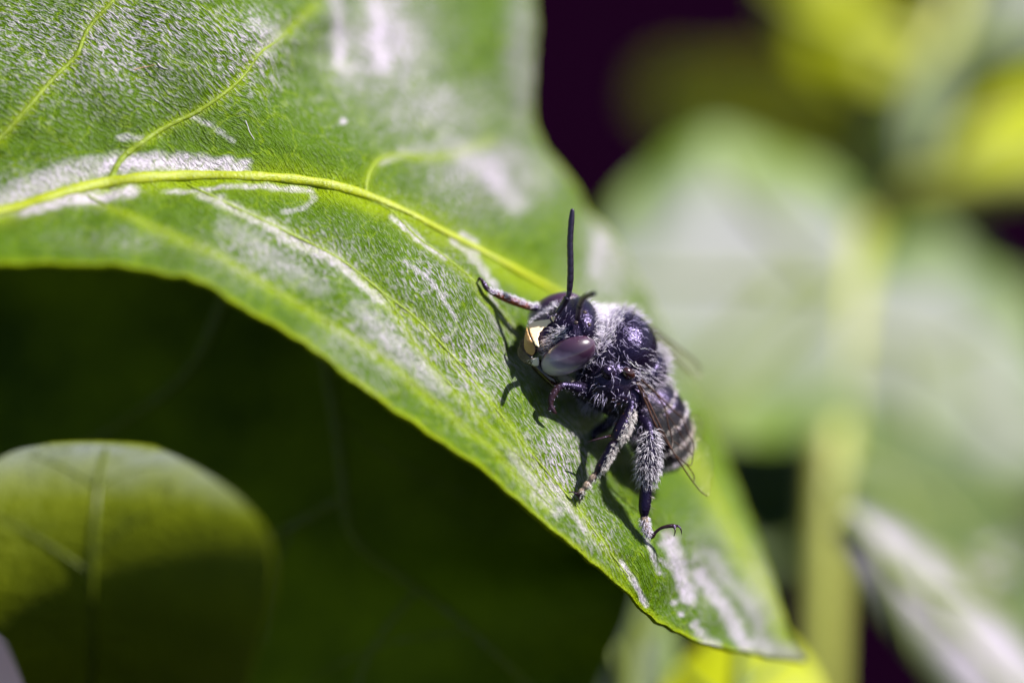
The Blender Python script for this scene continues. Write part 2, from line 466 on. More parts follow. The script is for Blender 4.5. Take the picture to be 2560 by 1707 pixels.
EDGE_PAIRS = [  # near margin -> far margin, from the leaf base to its tip
    ((-700, 720), (-700, -420)), ((-400, 690), (-350, -420)), ((-150, 668), (-60, -420)), ((200, 658), (380, -420)),
    ((450, 692), (860, -420)), ((600, 762), (1200, -330)), ((740, 850), (1325, -120)), ((900, 962), (1338, 100)),
    ((1080, 1088), (1345, 315)), ((1280, 1235), (1455, 492)), ((1430, 1358), (1580, 668)), ((1540, 1460), (1700, 915)),
    ((1640, 1545), (1795, 1105)), ((1740, 1600), (1878, 1295)), ((1860, 1630), (1955, 1495)), ((1960, 1642), (1998, 1600)),
    ((2016, 1648), (2019, 1643))]
DEPTH = [
    # near margin
    (-700, 720, -9), (-300, 680, -6.5), (0, 663, -5), (200, 658, -4.8), (450, 692, -4.3), (600, 762, -3.9), (800, 890, -3.4),
    (1000, 1032, -2.8), (1200, 1175, -2.0), (1400, 1332, -1.0), (1520, 1440, -0.3), (1600, 1512, 0.3), (1700, 1582, 1.4),
    (1800, 1620, 3.0), (1950, 1642, 5.2), (2016, 1648, 6.6),
    # midrib
    (-700, 600, -6), (-300, 570, -4.2), (0, 530, -2.7), (200, 470, -1.7), (450, 440, -0.7), (750, 450, 0.4), (1000, 522, 1.5),
    (1200, 625, 2.8), (1420, 745, 5.2),
    # near half
    (0, 600, -4.1), (300, 560, -2.9), (600, 620, -2.3), (800, 700, -1.6), (900, 820, -1.9), (1000, 700, -0.3), (1020, 860, -1.1),
    (1150, 760, 0.45), (1100, 900, -0.7), (1200, 950, -0.4), (1300, 1060, -0.2), (1250, 850, 1.0), (1196, 705, 1.25),
    (1300, 880, 1.9), (1400, 1000, 1.7), (1430, 1240, 0.12), (1450, 1000, 2.7), (1500, 950, 4.6), (1500, 1150, 1.9),
    (1560, 1320, 0.55), (1622, 1348, 0.85), (1600, 1150, 4.6), (1640, 1050, 8.0), (1660, 1180, 6.0), (1600, 800, 8.2),
    (1700, 1250, 5.0), (1700, 1000, 9.8), (1800, 1400, 5.2), (1850, 1320, 8.4), (1900, 1550, 5.8),
    # far half
    (-700, -420, 4), (0, -300, 2.4), (0, 0, 0.8), (0, 250, -0.8), (300, 0, 0.6), (300, 220, -0.3), (500, -300, 3.4), (600, 0, 1.2),
    (600, 220, 0.5), (700, 120, 1.7), (720, 330, 0.9), (860, 380, 1.6), (800, 150, 4.6), (900, 0, 7.2), (900, 250, 4.7), (950, 400, 2.9),
    (1050, 150, 7.4), (1100, -200, 10.6), (1050, 420, 4.0), (1200, 300, 7.8), (1200, 0, 9.8), (1338, 0, 11.2), (1340, 250, 10.0),
    (1200, 480, 5.2), (1345, 315, 9.8), (1455, 492, 10.0), (1350, 580, 6.0), (1520, 600, 10.0), (1640, 780, 11.0), (1720, 950, 12), (1795, 1105, 12),
    (1878, 1295, 10.8), (1955, 1495, 8.0)]
leaf_depth = TPS(DEPTH, smooth=0.0004)

MIDRIB = [(-690, 600), (-300, 572), (0, 528), (100, 500), (200, 470), (320, 449), (450, 440), (600, 440), (750, 450), (880, 476), (1000, 522),
          (1100, 574), (1200, 625), (1300, 680), (1420, 748), (1530, 840), (1630, 970), (1720, 1120), (1820, 1300), (1920, 1480), (2005, 1632)]
VEINS = [
    ([(-120, 470), (-60, 390), (0, 345), (60, 280), (130, 200), (190, 140), (207, 98), (228, 62), (300, -20), (380, -140)], 0.10, 0.05),
    ([(275, 452), (300, 402), (350, 360), (420, 315), (490, 282), (560, 235), (610, 190), (652, 132), (690, 105), (740, 60), (790, 10)], 0.11, 0.012),
    ([(915, 486), (918, 450), (935, 412), (965, 392), (1010, 387), (1080, 392), (1150, 380), (1230, 350)], 0.08, 0.012),
    ([(880, 480), (970, 521), (1042, 592), (1113, 642), (1185, 702), (1229, 757), (1274, 807), (1318, 858)], 0.05, 0.045),
    ([(470, 462), (560, 505), (700, 572), (850, 648), (962, 736), (1029, 785), (1096, 852), (1162, 923), (1229, 1008), (1274, 1062), (1332, 1137), (1420, 1240), (1500, 1345), (1570, 1440)], 0.05, 0.03),
    ([(930, 706), (993, 780), (1042, 865), (1096, 928), (1162, 1003), (1216, 1062), (1305, 1146), (1390, 1240)], 0.035, 0.025),
    ([(220, 490), (320, 540), (450, 592), (620, 682), (750, 760), (850, 822), (917, 866), (984, 919), (1073, 988), (1160, 1062), (1260, 1150), (1380, 1268)], 0.045, 0.025)]
RESIDUE_GLARES = [  # dried whitish residue, painted midrib glare and reflection streaks: path, half width in px, strength
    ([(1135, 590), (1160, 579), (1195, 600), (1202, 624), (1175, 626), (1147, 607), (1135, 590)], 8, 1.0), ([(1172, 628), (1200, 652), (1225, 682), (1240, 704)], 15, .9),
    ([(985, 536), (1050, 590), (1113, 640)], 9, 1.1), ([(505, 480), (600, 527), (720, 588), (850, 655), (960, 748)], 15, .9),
    ([(-100, 540), (0, 498), (150, 432), (300, 404)], 26, .8), ([(270, 408), (450, 402), (610, 416)], 20, 1.6), ([(60, 520), (200, 490), (330, 470)], 18, 1.5),  # bright glare along the left midrib, painted as pale colour
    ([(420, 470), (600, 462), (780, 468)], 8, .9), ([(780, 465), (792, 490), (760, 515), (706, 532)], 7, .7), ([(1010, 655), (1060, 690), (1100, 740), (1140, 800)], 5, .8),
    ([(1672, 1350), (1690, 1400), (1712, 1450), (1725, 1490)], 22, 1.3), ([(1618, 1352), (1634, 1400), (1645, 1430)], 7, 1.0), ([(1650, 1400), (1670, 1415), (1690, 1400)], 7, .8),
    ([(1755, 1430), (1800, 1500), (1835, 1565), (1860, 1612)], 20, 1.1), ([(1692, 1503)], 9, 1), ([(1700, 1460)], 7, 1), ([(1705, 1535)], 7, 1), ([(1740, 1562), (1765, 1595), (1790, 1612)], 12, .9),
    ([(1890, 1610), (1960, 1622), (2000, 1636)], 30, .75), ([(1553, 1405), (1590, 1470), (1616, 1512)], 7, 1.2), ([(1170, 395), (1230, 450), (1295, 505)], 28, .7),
    ([(838, 0), (850, 90), (856, 160)], 20, .95), ([(938, 0), (946, 90), (958, 165)], 20, .9), ([(858, 307)], 8, 1.2), ([(300, 345), (350, 348)], 9, .8),  # the long upper streaks are painted reflections
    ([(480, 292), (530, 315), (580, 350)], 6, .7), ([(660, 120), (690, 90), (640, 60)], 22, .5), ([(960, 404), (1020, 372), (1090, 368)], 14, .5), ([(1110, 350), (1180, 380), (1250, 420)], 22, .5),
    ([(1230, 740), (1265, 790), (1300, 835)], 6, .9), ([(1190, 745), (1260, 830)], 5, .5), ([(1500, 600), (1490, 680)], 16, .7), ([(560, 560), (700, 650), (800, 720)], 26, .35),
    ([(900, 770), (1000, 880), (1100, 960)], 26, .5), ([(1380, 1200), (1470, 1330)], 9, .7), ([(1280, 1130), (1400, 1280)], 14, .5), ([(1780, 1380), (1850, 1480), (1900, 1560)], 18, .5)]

SHEEN_SPOTS = [  # where lilac-grey sheen is painted into the leaf colour: centre, radii, amount
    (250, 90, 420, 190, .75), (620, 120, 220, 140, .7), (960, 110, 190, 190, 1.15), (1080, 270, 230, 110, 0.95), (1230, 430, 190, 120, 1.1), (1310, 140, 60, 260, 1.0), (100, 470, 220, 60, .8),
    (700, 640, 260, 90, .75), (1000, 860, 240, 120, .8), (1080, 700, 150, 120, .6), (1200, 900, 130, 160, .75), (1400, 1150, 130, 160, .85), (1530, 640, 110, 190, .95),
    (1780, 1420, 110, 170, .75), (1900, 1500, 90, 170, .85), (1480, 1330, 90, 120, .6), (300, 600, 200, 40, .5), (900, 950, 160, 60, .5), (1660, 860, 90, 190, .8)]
def build_main_leaf():
    root = empty('broad_leaf', None)
    tag(root, 'arching sunlit green leaf with bright midrib and white residue, the bee clinging to it', 'leaf')
    ns, nt = 520, 300
    near = spline([p[0] for p in EDGE_PAIRS], 400); far = spline([p[1] for p in EDGE_PAIRS], 400)
    # one shared parameter for both margins
    k = len(EDGE_PAIRS)
    s = np.linspace(0, k - 1, ns)
    def by_index(pts):
        p = np.array(pts, float); q = np.vstack([2 * p[0] - p[1], p, 2 * p[-1] - p[-2]])
        i = np.clip(s.astype(int), 0, k - 2); u = (s - i)[:, None]
        a, b, c, d = q[i], q[i + 1], q[i + 2], q[i + 3]
        return 0.5 * (2 * b + (c - a) * u + (2 * a - 5 * b + 4 * c - d) * u * u + (3 * b - a - 3 * c + d) * u ** 3)
    near = by_index([p[0] for p in EDGE_PAIRS]); far = by_index([p[1] for p in EDGE_PAIRS])
    near = near + np.c_[np.zeros(ns), 2.0 * np.sin(s * 9.0 + 3 * np.sin(s * 3.1)) + 0.5 * np.sin(s * 41.0 + 4 * np.sin(s * 5.3)) + 0.6 * np.convolve(rng.standard_normal(ns), np.ones(5) / 5, 'same')] * np.clip((k - 1 - s) / 2.0, 0, 1)[:, None]
    t = np.linspace(0, 1, nt) ** 1.15
    XY = near[:, None] * (1 - t)[None, :, None] + far[:, None] * t[None, :, None]
    X, Y = XY[..., 0], XY[..., 1]
    Dp = leaf_depth(X, Y)
    G = PA(np.stack([X, Y, Dp], -1))
    du = np.gradient(G, axis=0); dv = np.gradient(G, axis=1)
    nrm = unit(np.cross(du, dv)); sgn = np.sign(np.sum(nrm * B_, -1).mean()); nrm = nrm * sgn
    # grooves along the veins, soft waves between
    dm = poly_dist(X, Y, MIDRIB); nv = np.exp(-(dm / 34.0) ** 2)
    off = -0.16 * np.exp(-(dm / 42.0) ** 2)
    for pts, r0, r1 in VEINS:
        dd = poly_dist(X, Y, pts)
        off -= 0.07 * np.exp(-(dd / 24.0) ** 2)
        nv = np.maximum(nv, 0.8 * np.exp(-(dd / 15.0) ** 2))
    off += 0.10 * np.sin(X / 61.0 + Y / 97.0 + 1.7 * np.sin(Y / 83.0)) * np.sin(Y / 71.0 - X / 133.0 + 1.1 * np.sin(X / 90.0))
    off += 0.035 * np.sin(X / 23.0 - Y / 31.0 + 2 * np.sin(Y / 40.0)) * np.sin(Y / 27.0 + X / 37.0)
    G = G + nrm * off[..., None]
    v, q, nrm, src = sheet(G, 0.16)
    me = mesh_np('blade', v, q)
    residue_glare = np.zeros_like(X)
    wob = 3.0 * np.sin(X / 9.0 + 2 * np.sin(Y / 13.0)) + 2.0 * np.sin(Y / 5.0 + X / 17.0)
    for pts, w, a in RESIDUE_GLARES:
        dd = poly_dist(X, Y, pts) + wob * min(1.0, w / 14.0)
        residue_glare = np.maximum(residue_glare, a * np.clip(1.35 - dd / w, 0, 1))
    painted_sheen = np.zeros_like(X)
    for bx, by, rx, ry, am in SHEEN_SPOTS:
        painted_sheen = np.maximum(painted_sheen, 1.2 * am * np.exp(-((X - bx) / rx) ** 2 - ((Y - by) / ry) ** 2))
    attr(me, 'painted_sheen', np.concatenate([painted_sheen.reshape(-1), 0 * painted_sheen.reshape(-1)])[src])
    arc_t = np.concatenate([np.zeros((ns, 1)), np.cumsum(np.linalg.norm(np.diff(G, axis=1), axis=2), axis=1)], 1)
    arc_s = np.concatenate([np.zeros((1, nt)), np.cumsum(np.linalg.norm(np.diff(G, axis=0), axis=2), axis=0)], 0)
    arc_s = arc_s[:, nt // 3][:, None] * 0.75 + arc_s * 0.25
    an = math.radians(33)
    grain = np.stack([arc_s * math.cos(an) - arc_t * math.sin(an), arc_s * math.sin(an) + arc_t * math.cos(an), np.zeros_like(X)], -1)
    edge = np.minimum(arc_t, arc_t[:, -1:] - arc_t)
    rim = np.exp(-(edge / 0.17) ** 2)
    two = lambda a: np.concatenate([a.reshape(-1), a.reshape(-1)])[src]
    attr(me, 'residue_glare', np.concatenate([residue_glare.reshape(-1), 0 * residue_glare.reshape(-1)])[src]); attr(me, 'rim', two(rim)); attr(me, 'near_vein', two(nv))
    attr(me, 'grain', np.vstack([grain.reshape(-1, 3)] * 2)[src])
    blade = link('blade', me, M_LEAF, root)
    bvh = BVHTree.FromPolygons([Vector(p) for p in v[:ns * nt]], [tuple(f) for f in q[:(ns - 1) * (nt - 1)]])
    camv = Vector(B_ * FOCUS)
    def on_leaf(pts, n):
        c = spline(pts, n); out = []; nn = []
        for x, y in c[:, :2]:
            tgt = Vector(P(x, y, 0)); hit = bvh.ray_cast(camv, (tgt - camv).normalized())
            if hit[0] is None: continue
            nv_ = np.array(hit[1]); nv_ = nv_ if nv_ @ B_ > 0 else -nv_
            out.append(np.array(hit[0])); nn.append(nv_)
        out = np.array(out); nn = np.array(nn)
        for _ in range(3):
            nn[1:-1] = unit(nn[:-2] + nn[1:-1] * 2 + nn[2:]); out[1:-1] = (out[:-2] + 2 * out[1:-1] + out[2:]) / 4
        return out, nn
    p, nn = on_leaf(MIDRIB, 260)
    r = np.interp(np.linspace(0, 1, len(p)), [0, 0.2, 0.45, 0.7, 1], [0.22, 0.19, 0.145, 0.115, 0.05]) * (1 + 0.06 * np.sin(np.arange(len(p)) * 0.9))
    r = r * (1 + 0.10 * np.convolve(rng.standard_normal(len(p)), np.ones(4) / 4, 'same'))
    tube('midrib', p + nn * 0.02, r * 1.08, M_MIDRIB, root, 12, nn, 0.5)
    for pts, r0, r1 in VEINS:
        p, nn = on_leaf(pts, 120)
        r = np.linspace(r0, r1, len(p)) * (1 + 0.10 * np.sin(np.arange(len(p)) * 1.3) + 0.06 * rng.standard_normal(len(p)))
        tube('vein', p + nn * 0.0, r, M_VEIN, root, 8, nn, 0.6)
    return root, bvh
main_leaf, LEAF_BVH = build_main_leaf()

def row_leaf(name, label, rows, mat, thick=0.25, nu=60, nv=40, veins=(), vmat=None, group=None, cup=0.0, cat='leaf', parent=None, wave=0.0, dscale=1.0):
    """leaf through rows of (left, middle, right) = (px, py, mm deep) from base to tip"""
    root = parent if parent is not None else empty(name, None)
    rows = np.array(rows, float); rows[..., 2] *= dscale
    k = len(rows)
    W = PA(rows)                                    # to world first, so that the blade is a real smooth surface
    s = np.linspace(0, k - 1, nu); i = np.clip(s.astype(int), 0, k - 2); u = (s - i)[:, None, None]
    q = np.concatenate([2 * W[:1] - W[1:2], W, 2 * W[-1:] - W[-2:-1]])
    a, b, c, d = q[i], q[i + 1], q[i + 2], q[i + 3]
    C = 0.5 * (2 * b + (c - a) * u + (2 * a - 5 * b + 4 * c - d) * u * u + (3 * b - a - 3 * c + d) * u ** 3)
    t = np.linspace(0, 1, nv)[None, :, None]
    G = C[:, 0:1] * (1 - t) * (1 - 2 * t) + C[:, 1:2] * 4 * t * (1 - t) + C[:, 2:3] * t * (2 * t - 1)
    if wave:
        du = np.gradient(G, axis=0); dv = np.gradient(G, axis=1); n0 = unit(np.cross(du, dv))
        S, T = np.meshgrid(np.linspace(0, 1, nu), np.linspace(-1, 1, nv), indexing='ij')
        G = G + n0 * (wave * (np.abs(T) ** 1.5) * np.sin(S * 17 + 2.2 * T + len(label)))[..., None]
    v, f, nrm, src = sheet(G, thick)
    bme = mesh_np('blade', v, f)
    al = np.repeat(np.linspace(0, 1, nu), nv); attr(bme, 'along', np.r_[al, al][src])
    S_, T_g = np.meshgrid(np.linspace(0, 1, nu), np.linspace(0, 1, nv), indexing='ij')
    inn = (np.minimum(T_g, 1 - T_g) * 2).reshape(-1); attr(bme, 'inner', np.r_[inn, inn][src])
    bl = link('blade' if parent is None else 'leaf', bme, mat, root)
    if parent is None: tag(root, label, cat, group)
    vp = bl if parent is not None else root
    for kind, path, r0, r1 in veins:                # path in (s, t) blade coordinates
        pp = spline(path, 60); si = np.clip(pp[:, 0], 0, 1) * (nu - 1); ti = np.clip(pp[:, 1], 0, 1) * (nv - 1)
        i0 = np.minimum(si.astype(int), nu - 2); j0 = np.minimum(ti.astype(int), nv - 2); fs = (si - i0)[:, None]; ft = (ti - j0)[:, None]
        bi = lambda A: (A[i0, j0] * (1 - fs) * (1 - ft) + A[i0 + 1, j0] * fs * (1 - ft) + A[i0, j0 + 1] * (1 - fs) * ft + A[i0 + 1, j0 + 1] * fs * ft)
        p, nn = bi(G), unit(bi(nrm))
        tube(kind, p + nn * r0 * 0.1, np.linspace(r0, r1, len(p)), vmat or M_VEIN, vp, 8, nn, 0.8)
    return root

# ------------------------------------------------------------------ other leaves and stems
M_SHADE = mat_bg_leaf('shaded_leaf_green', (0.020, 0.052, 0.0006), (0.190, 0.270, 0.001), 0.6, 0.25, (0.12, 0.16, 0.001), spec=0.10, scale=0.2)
M_LOWER = mat_bg_leaf('lower_leaf_green', (0.070, 0.092, 0.0004), (0.120, 0.145, 0.0006), 0.55, 0.15, (0.14, 0.17, 0.001), spec=0.12, scale=0.45, bumpd=0.5, sheen_paint=0.75, sheen_tip=True)  # carries a painted bluish sky sheen near its rim
M_GLOSS = mat_bg_leaf('glossy_leaf_green', (0.060, 0.120, 0.001), (0.120, 0.190, 0.002), 0.52, 0.25, spec=0.4, scale=0.12, sheen_paint=0.9)
M_LILAC = mat_bg_leaf('lilac_shine_leaf', (0.040, 0.070, 0.003), (0.080, 0.110, 0.006), 0.48, 0.2, spec=0.6, scale=0.35, sheen_paint=1.0, sheen_col=(0.33, 0.28, 0.38))  # lilac shine painted into the base colour
M_YELLOW = mat_bg_leaf('yellow_green_leaf', (0.250, 0.290, 0.001), (0.450, 0.500, 0.001), 0.5, 0.40, (0.55, 0.52, 0.001), 0.4, 0.1)
M_BGVEIN = mat_bg_leaf('pale_vein_green', (0.10, 0.14, 0.01), (0.15, 0.19, 0.03), 0.5, 0.15, spec=0.4)
M_STEM = mat_bg_leaf('stem_green', (0.250, 0.280, 0.025), (0.350, 0.370, 0.080), 0.45, 0.15, (0.45, 0.5, 0.02), 0.5, 0.1)
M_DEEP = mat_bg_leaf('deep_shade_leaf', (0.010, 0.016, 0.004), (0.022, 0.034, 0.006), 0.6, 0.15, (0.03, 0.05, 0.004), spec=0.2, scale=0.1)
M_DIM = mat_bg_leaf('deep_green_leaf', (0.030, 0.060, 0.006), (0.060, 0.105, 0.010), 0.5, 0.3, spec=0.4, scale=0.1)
V_SHADE = mat_vein('shaded_vein', (0.13, 0.18, 0.001), (0.19, 0.24, 0.002), 1.0)

def mid(rows):
    return rows
# big leaf in the shade under the arch
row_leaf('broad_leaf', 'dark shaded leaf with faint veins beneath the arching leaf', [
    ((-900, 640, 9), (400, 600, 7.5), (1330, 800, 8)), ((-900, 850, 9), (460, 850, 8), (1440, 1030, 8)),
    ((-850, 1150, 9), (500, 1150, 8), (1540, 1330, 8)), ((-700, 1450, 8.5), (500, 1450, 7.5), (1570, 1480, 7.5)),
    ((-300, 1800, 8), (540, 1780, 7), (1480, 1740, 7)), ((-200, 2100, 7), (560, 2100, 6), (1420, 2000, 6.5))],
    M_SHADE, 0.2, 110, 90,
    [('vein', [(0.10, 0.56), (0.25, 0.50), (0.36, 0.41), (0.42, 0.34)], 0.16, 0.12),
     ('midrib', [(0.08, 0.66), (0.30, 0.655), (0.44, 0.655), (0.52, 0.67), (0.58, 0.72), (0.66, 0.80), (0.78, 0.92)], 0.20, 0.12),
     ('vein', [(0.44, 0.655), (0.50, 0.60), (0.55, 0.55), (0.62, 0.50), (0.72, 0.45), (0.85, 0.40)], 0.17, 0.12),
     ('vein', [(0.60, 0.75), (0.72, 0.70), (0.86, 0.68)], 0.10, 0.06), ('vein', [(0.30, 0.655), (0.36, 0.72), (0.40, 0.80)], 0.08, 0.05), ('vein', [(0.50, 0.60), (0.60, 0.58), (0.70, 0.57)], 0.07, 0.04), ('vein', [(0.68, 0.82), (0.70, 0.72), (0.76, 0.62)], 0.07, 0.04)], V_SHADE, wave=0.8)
# lower-left leaf with a pale rim
olive = row_leaf('broad_leaf', 'olive leaf with rounded rim and bluish sheen at lower left', [
    ((95, 1800, -2.6), (330, 1800, -3.2), (600, 1800, -5.6)), ((30, 1640, -4.7), (330, 1620, -5.4), (640, 1620, -8.0)), ((-45, 1480, -5.9), (310, 1460, -6.5), (680, 1480, -9.2)),
    ((-80, 1320, -6.0), (290, 1300, -6.5), (670, 1340, -9.0)), ((-60, 1200, -5.2), (272, 1190, -5.6), (600, 1245, -7.6)),
    ((20, 1134, -3.8), (265, 1130, -4.2), (495, 1170, -5.6)), ((130, 1104, -2.4), (265, 1101, -2.6), (385, 1112, -3.4))],
    M_LOWER, 0.1, 80, 60,
    [('midrib', [(0.86, 0.50), (0.8, 0.49), (0.55, 0.44), (0.3, 0.38), (0.05, 0.30)], 0.07, 0.12), ('vein', [(0.62, 0.45), (0.72, 0.62), (0.80, 0.80)], 0.05, 0.03), ('vein', [(0.62, 0.45), (0.72, 0.30), (0.80, 0.14)], 0.05, 0.03), ('vein', [(0.40, 0.40), (0.52, 0.60), (0.62, 0.82)], 0.06, 0.03), ('vein', [(0.36, 0.39), (0.46, 0.22), (0.54, 0.08)], 0.06, 0.03)], mat_vein('olive_vein', (0.07, 0.09, 0.002), (0.10, 0.13, 0.003), 1.0))

# pale petal seen past the lower-left leaf
M_PETAL = mat_simple('pale_pink_petal', (0.80, 0.50, 0.47), 0.6, 0.3, var=(0.2, (0.84, 0.62, 0.56)))
row_leaf('fallen_petal', 'pale pink petal below the olive lower leaf', [
    ((-420, 1640, 26), (-300, 1560, 27), (-190, 1500, 30)), ((-280, 1850, 22), (-80, 1760, 23), (110, 1640, 27)),
    ((-120, 2060, 18), (40, 1960, 19), (220, 1830, 23)), ((60, 2170, 16), (120, 2110, 16), (200, 2040, 18))], M_PETAL, 0.3, 40, 30, cat='petal', dscale=0.15)

# ---- blurred plant at the right: stem, node, leaves
def slope(px, py, d0, x0, y0, sx=0.445, sy=0.54, bul=0.0):
    """depth on a plane tilted to face between sun and viewer"""
    d = d0
    for _ in range(4):
        k = (FOCUS + d) / FOCUS / 80.0
        d = d0 + sx * (px - x0) * k - sy * (py - y0) * k
    return d + bul
BGK = 0.5
def tilted(rows, d0, x0, y0, sx=0.445, sy=0.54, edge=1.0, drop=0.0):
    """rows of (left, middle, right) px pairs laid on that plane, margins and tip bent back"""
    out = []; n = len(rows); d0 = d0 * BGK
    for i, r in enumerate(rows):
        u = i / (n - 1)
        out.append(tuple((p[0], p[1], 1.0 / BGK * slope(p[0], p[1], d0, x0, y0, sx, sy, (edge if j != 1 else 0.0) + drop * u * u)) for j, p in enumerate(r)))
    return out
plant = empty('leafy_plant', None)
tag(plant, 'blurred yellow-green plant with upright stem and pale glossy leaves behind the bee', 'plant')
def stem_tube(name, pts, r0, r1, parent, mat=M_STEM, flat=1.0):
    q_ = np.array(pts, float); q_[:, 2] *= BGK
    p = PA(spline(q_, 60)); return tube(name, p, 0.74 * np.linspace(r0, r1, 60), mat, parent, 14)
MR = [('midrib', [(0.02, 0.5), (0.5, 0.5), (0.95, 0.5)], 0.35, 0.15)]
stem_tube('stem', [(2190, 430, 84), (2150, 560, 77), (2112, 760, 70), (2085, 1000, 64), (2066, 1300, 60), (2050, 1707, 58), (2040, 2300, 60), (2030, 4200, 70), (2020, 12000, 150)], 0.95, 1.15, plant)
stem_tube('branch', [(2180, 470, 81), (2205, 380, 81), (2245, 290, 81), (2300, 180, 82), (2360, 60, 84), (2400, -120, 88)], 1.05, 0.7, plant)
stem_tube('branch', [(2180, 455, 81), (2250, 485, 79), (2340, 480, 78), (2450, 462, 77), (2570, 445, 76), (2750, 430, 76)], 1.0, 0.95, plant)
stem_tube('petiole', [(2185, 440, 84), (2200, 380, 84), (2215, 325, 85)], 0.6, 0.4, plant)
row_leaf('leaf', '', tilted([
    ((2120, 1040), (2125, 720), (2140, 470)), ((2000, 1100), (2005, 710), (2010, 400)), ((1840, 1110), (1850, 700), (1870, 335)),
    ((1680, 1060), (1700, 700), (1710, 345)), ((1540, 980), (1570, 700), (1590, 450)), ((1430, 880), (1460, 740), (1480, 610))], 58, 1800, 680, edge=0.9, drop=0.6),
    M_GLOSS, 0.4, 60, 40, MR + [('vein', [(0.05, 0.5), (0.30, 0.26), (0.5, 0.06)], 0.4, 0.2), ('vein', [(0.25, 0.5), (0.45, 0.3), (0.62, 0.1)], 0.35, 0.15), ('vein', [(0.10, 0.5), (0.35, 0.72), (0.5, 0.92)], 0.35, 0.15)], M_BGVEIN, parent=plant, dscale=BGK, wave=0.2)
row_leaf('leaf', '', [
    ((2230, 380, 85), (2220, 320, 86), (2190, 260, 87)), ((2090, 470, 93), (2060, 330, 94), (2030, 170, 96)),
    ((1920, 440, 101), (1900, 290, 102), (1880, 150, 104)), ((1740, 380, 109), (1740, 260, 110), (1740, 150, 111)), ((1600, 280, 116), (1610, 230, 116), (1620, 180, 116))],
    M_YELLOW, 0.35, 50, 36, MR, M_STEM, parent=plant, dscale=BGK, wave=0.4)
row_leaf('leaf', '', [
    ((2330, 200, 83), (2300, 130, 83), (2280, 60, 83)), ((2200, 210, 82), (2150, 80, 83), (2120, -80, 86)), ((2040, 180, 83), (2010, 20, 85), (1990, -160, 89)), ((1930, 60, 87), (1910, -60, 89), (1900, -180, 92))],
    M_YELLOW, 0.35, 50, 36, MR, M_STEM, parent=plant, dscale=BGK, wave=0.3)
row_leaf('leaf', '', tilted([
    ((2270, 420), (2300, 410), (2330, 400)), ((2245, 330), (2305, 310), (2370, 300)), ((2270, 220), (2335, 205), (2400, 190)), ((2345, 130), (2365, 125), (2390, 120))], 76, 2310, 280, edge=0.4),
    M_GLOSS, 0.35, 40, 30, [('midrib', [(0.02, 0.5), (0.5, 0.5), (0.95, 0.5)], 0.2, 0.1)], M_BGVEIN, parent=plant, dscale=BGK)
row_leaf('leaf', '', tilted([
    ((2380, 170), (2390, 110), (2400, 60)), ((2500, 150), (2510, 20), (2520, -120)), ((2680, 130), (2690, -10), (2700, -150)), ((2850, 60), (2860, 0), (2870, -60))], 86, 2550, 20, edge=0.8),
    M_GLOSS, 0.35, 40, 30, MR, M_BGVEIN, parent=plant, dscale=BGK)
row_leaf('leaf', '', [
    ((2360, 420, 80), (2380, 380, 80), (2400, 350, 80)), ((2440, 420, 79), (2460, 330, 81), (2480, 250, 84)), ((2560, 400, 79), (2580, 300, 82), (2600, 190, 86)), ((2700, 340, 81), (2710, 280, 82), (2720, 220, 84))],
    M_YELLOW, 0.35, 40, 30, MR, M_STEM, parent=plant, dscale=BGK)

# ---- separate leaves further down and back
def glossy(label, rows, mat=None, **kw):
    return row_leaf('broad_leaf', label, rows, mat or M_GLOSS, 0.35, 50, 36,
                    [('midrib', [(0.02, 0.5), (0.5, 0.5), (0.97, 0.5)], 0.35, 0.15), ('vein', [(0.2, 0.5), (0.36, 0.28), (0.48, 0.06)], 0.22, 0.1),
                     ('vein', [(0.35, 0.5), (0.5, 0.72), (0.62, 0.94)], 0.22, 0.1)], M_BGVEIN, group='blurred leaves behind the bee', dscale=BGK, **kw)
glossy('wide grey-green leaf right of the upright stem, under the yellow-green branch', tilted([
    ((2090, 1080), (2110, 840), (2140, 600)), ((2170, 1130), (2270, 860), (2370, 570)), ((2290, 1190), (2410, 940), (2540, 690)),
    ((2420, 1250), (2540, 1060), (2650, 900)), ((2660, 1230), (2720, 1150), (2780, 1070))], 70, 2330, 900, edge=1.0), wave=0.3)
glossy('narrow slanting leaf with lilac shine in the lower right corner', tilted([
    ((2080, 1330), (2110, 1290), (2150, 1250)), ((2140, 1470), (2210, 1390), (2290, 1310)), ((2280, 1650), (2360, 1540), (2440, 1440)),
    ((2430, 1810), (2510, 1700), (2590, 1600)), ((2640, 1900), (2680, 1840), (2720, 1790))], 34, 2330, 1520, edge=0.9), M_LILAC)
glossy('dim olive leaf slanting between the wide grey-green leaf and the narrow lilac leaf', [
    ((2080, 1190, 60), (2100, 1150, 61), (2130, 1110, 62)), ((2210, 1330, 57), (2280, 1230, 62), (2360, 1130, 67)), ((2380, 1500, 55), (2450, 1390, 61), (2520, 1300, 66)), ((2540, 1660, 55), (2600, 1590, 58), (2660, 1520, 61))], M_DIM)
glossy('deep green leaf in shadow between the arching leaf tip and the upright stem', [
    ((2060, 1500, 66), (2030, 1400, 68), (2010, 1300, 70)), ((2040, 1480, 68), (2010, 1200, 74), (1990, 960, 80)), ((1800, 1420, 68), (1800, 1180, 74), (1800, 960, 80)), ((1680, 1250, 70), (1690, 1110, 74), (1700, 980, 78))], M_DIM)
glossy('pale grey leaf with thin olive margin below the near edge of the arching leaf', tilted([
    ((1470, 1900), (1560, 1900), (1680, 1880)), ((1478, 1720), (1570, 1690), (1700, 1700)), ((1515, 1590), (1595, 1560), (1690, 1570)), ((1575, 1480), (1635, 1460), (1690, 1480)), ((1650, 1400), (1665, 1395), (1680, 1400))], 30, 1580, 1640, sx=-0.1, sy=0.25, edge=0.5))
